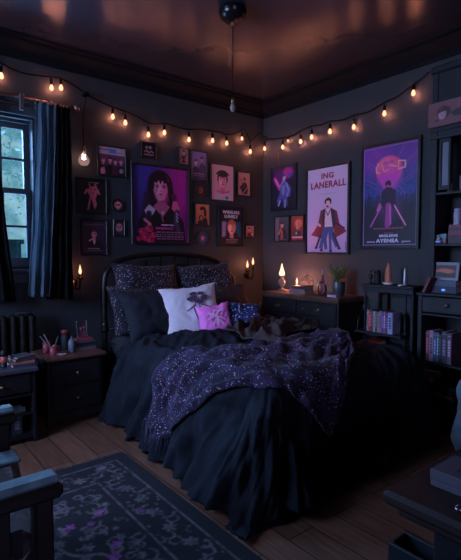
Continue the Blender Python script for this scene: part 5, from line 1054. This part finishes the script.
MB().box(-.0, .003, -.045, .045, 0, .115).box(.015, .018, -.045, .045, 0, .115).box(0, .018, -.046, -.043, 0, .115).build('cover', mat('cover_95_40_52', lin((95, 40, 52)), rough=.6), t); MB().box(.003, .015, -.043, .043, .002, .112).build('pages', M_PAGE, t)
# lower shelves
x = -hb_ + .045; G2 = 'upright books on the bookcase shelf under the drawers'
for (th, hg, col, lb) in (
    (.024, .140, (88, 36, 52), 'maroon book, leftmost upright under the bookcase drawers'), (.028, .142, (150, 105, 125), 'wide dusty pink book beside the maroon one under the drawers'),
    (.022, .138, (56, 70, 100), 'steel-blue book right of the wide dusty pink one under the drawers'), (.014, .136, (60, 90, 95), 'thin teal book under the bookcase drawers'), (.016, .132, (32, 30, 44), 'thin black book left of the thick lettered one under the drawers'),
    (.036, .146, (46, 38, 56), 'thick black-violet lettered book under the bookcase drawers'), (.03, .140, (80, 60, 80), 'plum book at the photo edge under the bookcase drawers')):
    hg *= 1.48; vbook(BKL, -R(90), x, th, hg, .14, col, lb, G2, SHZ[2], yb=.0); x += th + .0015
def cover(w_, h_): a = Art(w_, h_, (60, 40, 52), (40, 30, 44), 50); a.head(.5, .38, .14, (170, 95, 110), (40, 22, 30)); a.poly([(.15, .95), (.3, .66), (.72, .66), (.88, .95)], (110, 48, 60)); return a.noise(.3, 5, 1)
c = bk_at(433.5, SHZ[1], 3.03); t = thing('book', 'face-out book with a reddish illustrated cover and pale spine, on the bookcase middle shelf', 'book', (3.04, c.y, SHZ[1])); t.rotation_euler = (0, 0, -R(78))
MB().box(-.055, .055, -.001, .020, 0, .155, .001).build('cover', mat('cover_150_115_130', lin((150, 115, 130)), rough=.6), t); inked('print', np.clip(cover(.1, .13).a, 0, 1), lambda u, v: Vector(((u - .5) * .106, -.0018, .003 + v * .149)), t)
zz = SHZ[1]
for (hh, col, lb) in ((.020, (140, 90, 100), 'pink book lying on the bookcase middle shelf beside the face-out book'), (.055, (26, 38, 46), 'dark green storage box lying on the pink book on the middle shelf')):
    stack_book(lb, (3.06, bk_at(452, zz, 3.06).y, zz), .12, .15, hh, col, -R(90)); zz += hh
zz = SHZ[0]
for (hh, col, lb) in ((.022, (100, 62, 74), 'bottom mauve magazine of the pile on the lowest bookcase shelf'), (.018, (136, 88, 100), 'pink magazine second in the pile on the lowest bookcase shelf'), (.018, (92, 56, 70), 'plum magazine third in the pile on the lowest bookcase shelf'), (.014, (128, 96, 112), 'pale top magazine of the pile on the lowest bookcase shelf')):
    stack_book(lb, (3.08, bk_at(435, zz, 3.08).y - .01, zz), .14, .19, hh, col, -R(84), name='magazine'); zz += hh
vbook(BKL, -R(90), -hb_ + .235, .05, .12, .17, (46, 60, 88), 'slate-blue box file standing right of the magazine pile on the lowest shelf', None, SHZ[0], yb=.02)

# pale blue blanket heap over a pouf at the right edge --------------------------
def heap(a, b):
    th = a * 2 * math.pi; z = .44 * (1 - (1 - b) ** 1.0) if b < .85 else .44 * .85 + .066 * math.sin((b - .85) / .15 * math.pi / 2)
    r_ = .17 * (1 + .10 * fbm(math.cos(th) * 1.6, math.sin(th) * 1.6, z * 5) * 2 + .05 * math.sin(th * 9 + 4 * fbm(z * 5, th, 1.))) * (1 if b < .8 else math.sqrt(max(0, 1 - ((b - .8) / .2) ** 2)))
    r_ *= 1.06 - .25 * abs(b - .45); return Vector((r_ * math.cos(th) * 1.0, r_ * math.sin(th), z + .012 * fbm(math.cos(th) * 4, math.sin(th) * 4, b * 8)*(1 if b > .05 else 0)))
hp = MB(); hp.grid(heap, 90, 44); ho = hp.build('fleece_blanket', cloth_mat('pale_blue_fleece', (.10, .15, .20), rough=.95)); p = on_z(455.5, 438, 0); ho.location = (2.80, 1.10, .001); ho.scale = (1, 1, 1.14); tag(ho, 'pale blue fleece blanket heaped on the floor at the right photo edge before the bookcase', 'blanket')

# ------------------------------------------------------------------ things on the nightstand
NZ = .49
def ns_at(px, y, z=NZ): p = on_y(px, 300, y); return Vector((p.x, y, z))
def cup(label, px, y, r, h, m, name='pencil_cup', z=NZ):
    t = thing(name, label, 'cup', ns_at(px, y, z)); MB().lathe([(0, 0), (r * .88, 0), (r * .95, .004), (r, h), (r * .9, h), (r * .82, .006), (0, .006)], n=22).build('cup_body', m, t); return t
M_RED = mat('red_plastic', (.15, .018, .028), rough=.4)
c_a = cup('bright pinkish-red cup holding pens at the front of the nightstand', 52.3, 3.24, .027, .068, mat('pinkish_red_plastic', (.24, .035, .052), rough=.4))
cup('darker red cup behind the bright pinkish-red pen cup', 45.5, 3.36, .030, .080, M_RED)
PC = ns_at(52.3, 3.24)
for i, (dx, dy, l, m_, lb) in enumerate(((-.085, .02, .155, mat('grey_blue_pencil', (.20, .20, .30), rough=.4), 'grey-blue pencil leaning left in the red pen cup'), (-.055, .03, .165, mat('mauve_pencil', (.30, .20, .24), rough=.4), 'mauve brush leaning left in the red pen cup, the taller one'), (.045, .03, .14, mat('dark_green_pencil', (.07, .09, .08), rough=.4), 'dark pencil leaning right in the red pen cup'), (.0, -.012, .085, mat('cream_pen', (.6, .42, .40), rough=.4), 'short cream pen in the red pen cup'))):
    b = Vector((-dx * .12, -dy * .1, .008)); tp = Vector((dx, dy, l * .92)); pc_ = MB().tube([b, b + (tp - b) * .93, tp], [.0032, .0032, .0008], 7); o = pc_.build('pencil', m_); o.location = PC; tag(o, lb, 'pencil')
sv_ = thing('soap_dish', 'small pinkish-white oval dish beside the pen cup on the nightstand', 'dish', ns_at(61, 3.205)); MB().lathe([(0, 0), (.018, 0), (.026, .008), (.027, .011), (.018, .007), (0, .006)], n=22, sx=1.25).build('dish_body', mat('pinkish_white_ceramic', (.52, .36, .38), rough=.4), sv_)
tb = thing('tall_bottle', 'tall black bottle with a red cap at the back of the nightstand', 'bottle', ns_at(64.5, 3.38)); MB().lathe([(0, 0), (.030, 0), (.032, .008), (.032, .10), (.026, .118), (0, .118)], n=20).build('body', M_SHELF, tb); MB().lathe([(0, .118), (.031, .118), (.031, .142), (.028, .146), (0, .146)], n=20).build('cap', M_RED, tb)
gb = thing('pump_bottle', 'grey-blue bottle with a small nozzle, left of the nightstand books', 'bottle', ns_at(70.8, 3.27)); MB().lathe([(0, 0), (.022, 0), (.024, .008), (.024, .075), (.018, .088), (.010, .092), (.010, .100), (0, .100)], n=20).build('body', mat('grey_blue_plastic', (.10, .12, .17), rough=.35), gb); MB().lathe([(0, .098), (.006, .098), (.005, .112), (0, .113)], n=12).build('nozzle', M_SILVER, gb)
zz = NZ; bp_ = ns_at(81.5, 3.33)
for (l, hh, col, lb) in ((.155, .022, (120, 92, 110), 'pale mauve book, bottom of the nightstand pile'), (.140, .016, (44, 52, 66), 'dark slate book second from the bottom of the nightstand pile'), (.145, .016, (34, 30, 42), 'black book third from the bottom of the nightstand pile'), (.150, .014, (70, 80, 100), 'grey-blue book fourth from the bottom of the nightstand pile'), (.120, .013, (150, 44, 62), 'red book on top of the nightstand pile, under the small framed photo')):
    stack_book(lb, (bp_.x, bp_.y, zz), l, .11, hh, col, R(4)); zz += hh
def duo(w_, h_): a = Art(w_, h_, (60, 40, 60), (46, 30, 44), 44); a.head(.36, .42, .12, (190, 110, 120), (40, 22, 32)); a.head(.7, .36, .11, (180, 100, 115), (34, 20, 30)); a.poly([(.1, 1), (.2, .68), (.55, .68), (.6, 1)], (70, 50, 80)); a.poly([(.52, 1), (.55, .6), (.86, .6), (.95, 1)], (120, 60, 70)); return a
pf_ = thing('photo_frame', 'thin metal-framed photo of two people standing on the nightstand books', 'photo frame', (bp_.x + .01, bp_.y + .02, zz)); pf_.rotation_euler = (-R(8), 0, R(4)); a_ = .042
MB().box(-a_, -a_ + .007, -.005, .004, 0, .125, .001).box(a_ - .007, a_, -.005, .004, 0, .125, .001).box(-a_ + .007, a_ - .007, -.005, .004, 0, .007, .001).box(-a_ + .007, a_ - .007, -.005, .004, .118, .125, .001).box(-a_ + .004, a_ - .004, 0, .004, .004, .121).build('frame', M_SILVER, pf_)
inked('print', np.clip(duo(.074, .115).a, 0, 1), lambda u, v: Vector(((u - .5) * .074, -.001, .005 + v * .115)), pf_)
# side cabinet things
SZ = .48; q = on_y(20, 300, 3.14)
zz = SZ
for (l, w_, hh, col, rz, lb) in ((.150, .15, .018, (60, 60, 84), 4, 'slate-blue book, bottom of the pile on the low cabinet'), (.135, .14, .016, (140, 90, 84), -6, 'salmon book second in the pile on the low cabinet'), (.125, .13, .016, (96, 62, 66), 8, 'brown book third in the pile on the low cabinet'), (.120, .12, .012, (70, 68, 78), 16, 'grey book on top of the pile on the low cabinet')):
    stack_book(lb, (q.x, 3.14, zz), l, w_, hh, col, R(rz)); zz += hh
an = thing('aerosol_can', 'black can with an orange-red band at the photo edge on the low cabinet', 'can', (on_y(3.2, 350, 3.12).x, 3.12, SZ)); MB().lathe([(0, 0), (.018, 0), (.019, .004), (.019, .030), (0, .030)], n=18).build('body', M_BLK, an)
MB().lathe([(0, .030), (.0192, .030), (.0192, .072), (0, .072)], n=18).build('band', mat('orange_red_label', (.42, .09, .07), rough=.45), an); MB().lathe([(0, .072), (.018, .072), (.018, .100), (.012, .108), (0, .110)], n=18).build('cap', M_SHELF, an)
stack_book('grey-green folded papers on the open upper shelf of the low cabinet', (.67, 3.17, .193), .20, .22, .030, (72, 80, 84), R(3), name='magazine')
stack_book('thin dark magazine lying on the folded papers in the low cabinet', (.67, 3.18, .223), .18, .20, .012, (46, 46, 58), R(-4), name='magazine')
vbook((.63, 3.22, 0), 0, .065, .062, .118, .16, (52, 54, 66), 'dark grey box file standing on the lowest shelf of the low cabinet', None, .05, yb=.02)

# ------------------------------------------------------------------ armchair, near left
M_CHF = mat('dark_varnished_chair_wood', (.009, .008, .009), rough=.5, nscale=12, namt=.3)
M_PAD = mat('slate_leather', (.13, .22, .28), rough=.5, nscale=22, namt=.3, bump=.25)
M_UPH = stars_mat('patterned_chair_upholstery', (.008, .008, .014), [(.07, .05, .08), (.05, .045, .07), (.06, .06, .07)], scale=30, thr=.34, keep=.7)
ch = thing('armchair', 'dark wooden armchair with slate padded arms and patterned seat, left foreground', 'armchair', (.08, 1.58, 0))
# local x: forward (towards the bed), local y: across
for s, nm in ((-1, 'n'), (1, 'f')):
    y = s * .33
    fx = .045 if s > 0 else 0
    MB().box(-.30, .32 + fx, y - .036, y + .036, .545, .585, .010).build('arm', M_CHF, ch)
    MB().box(-.28, .315 + fx, y - .033, y + .033, .583, .608, .012).build('arm_pad', M_PAD, ch)
    MB().box(-.27, .19, y - .012, y + .012, .34, .55, .004).build('side_panel', M_CHF, ch)
    MB().box(.245 + fx, .295 + fx, y - .025, y + .025, .013, .55, .008).build('leg', M_CHF, ch)
    MB().tube([(-.30, y * .92, .93), (-.29, y * .92, .55), (-.27, y, .35), (-.31, y, .013)], [.018, .022, .022, .018], 10).build('leg', M_CHF, ch)
    MB().box(-.27, .27, y - .018, y + .018, .27, .345, .006).build('side_rail', M_CHF, ch)
MB().box(.27, .31, -.31, .31, .27, .345, .006).build('front_rail', M_CHF, ch)
se = MB().box(-.27, .36, -.292, .300, .345, .440, .030)
for v_ in se.v:
    if v_.x > .2: v_.x -= (.30 - v_.y) * .17
se.build('seat', M_UPH, ch)
MB().box(-.335, -.265, -.29, .29, .50, .94, .03).build('backrest', M_UPH, ch)
ft = MB().box(.10, .345, .17, .285, .4405, .452, .005).build('folded_cloth', M_PAD); ft.location = (.08, 1.58, 0); tag(ft, 'folded slate cloth lying on the armchair seat by the far arm', 'cloth')

# ------------------------------------------------------------------ desk, near right
dk = thing('desk', 'dark wooden desk with a moulded edge, right foreground corner', 'desk', (.757, .487, 0))
M_DESK = mat('dark_plum_wood', (.020, .012, .012), rough=.5, spec=.3, nscale=6, namt=.3)
MB().box(0, 1.15, -1.05, 0, .722, .75, .008).build('top', M_DESK, dk)
MB().box(.02, 1.13, -1.03, -.02, .700, .722, .006).build('moulding', M_DESK, dk)
MB().box(.055, .55, -1.0, -.075, .08, .70, .004).build('pedestal', M_BLK, dk)
drp = MB().box(.037, .055, -.52, -.12, .42, .66, .004); dd_ = drp.build('drawer', M_BLK, dk); MB().lathe([(0, -.0), (.012, 0), (.008, -.012), (.012, -.022), (0, -.026)], (0, 0, 0), 12, ax='x').xform(Matrix.Translation((.037, -.20, .60))).build('knob', M_BRASS, dd_)
MB().box(.05, .56, -1.005, -.07, 0, .08, .004).build('plinth', M_BLK, dk)
MB().box(1.06, 1.12, -.08, -.03, 0, .70, .004).build('leg', M_BLK, dk); MB().box(1.06, 1.12, -1.02, -.97, 0, .70, .004).build('leg', M_BLK, dk)
wb = thing('storage_box', 'low blue-black box on the floor beside the desk pedestal', 'box', (0, 0, 0)); p = on_z(384.5, 540, .42)
wb.location = (p.x, p.y - .01, 0)
MB().box(0, .012, -.30, .0, 0, .42, .003).box(.075, .087, -.30, 0, 0, .42, .003).box(.012, .075, -.012, 0, 0, .42, .003).box(.012, .075, -.30, -.288, 0, .42, .003).box(.012, .075, -.288, -.012, 0, .01).build('body', M_SHELF, wb)
bw_ = thing('white_box', 'pale lilac-white carton on the desk', 'box', (.845, .437, .75)); MB().box(0, .095, -.34, 0, 0, .030, .002).build('tray', mat('lilac_carton', (.060, .052, .075), rough=.6), bw_)
MB().box(-.001, .096, -.341, .001, .014, .0335, .002).build('lid', MATS['lilac_carton'], bw_); text_part('n', .01, M_SHELF, bw_, Vector((.03, -.04, .0345)), width=.01).rotation_euler = (0, 0, 0)
pl_ = on_z(459.5, 512, .75); db = MB().ball((0, 0, .006), .008, 12, 8, (1.2, 1, .7)).build('pebble', M_SILVER); db.location = pl_; tag(db, 'small silver bead near the desk edge at the right photo border', 'bead')

# ------------------------------------------------------------------ outside the window
tree = thing('tree', 'pale leafy tree outside the window', 'tree', (1.7, 9.2, -1.5)); rt_ = random.Random(2)
MB().tube([(0, 0, 0), (.1, .1, 2), (0, 0, 4), (.2, 0, 5.5)], [.14, .11, .08, .03], 10).build('trunk', mat('bark', (.05, .06, .07), rough=.9), tree)
lv = MB()
for k in range(1300):
    a, r_ = rt_.uniform(0, 6.28), rt_.random() ** .5 * 1.5; c = Vector((r_ * math.cos(a), r_ * math.sin(a), 5.0 + rt_.gauss(0, .8))); d = Vector((rt_.gauss(0, 1), rt_.gauss(0, 1), rt_.gauss(0, 1))).normalized() * .055; e = d.orthogonal().normalized() * .032
    lv.add([c - d, c + e, c + d, c - e], [(0, 1, 2, 3)])
lv.build('leaves', mat('bluish_leaf', (.55, .80, .85), rough=.6), tree)
hs = thing('neighbouring_building', 'dark roofed building low outside the window', 'building', (2.62, 11, -2.5)); MB().box(-1., .16, 0, 2, 0, 3.9).build('wall', mat('slate_render', (.03, .06, .09), rough=.9), hs); MB().box(-1.1, .2, -.1, 2.1, 3.9, 4.0).build('roof', mat('slate_roof', (.02, .04, .06), rough=.8), hs)
bpy.context.view_layer.update()
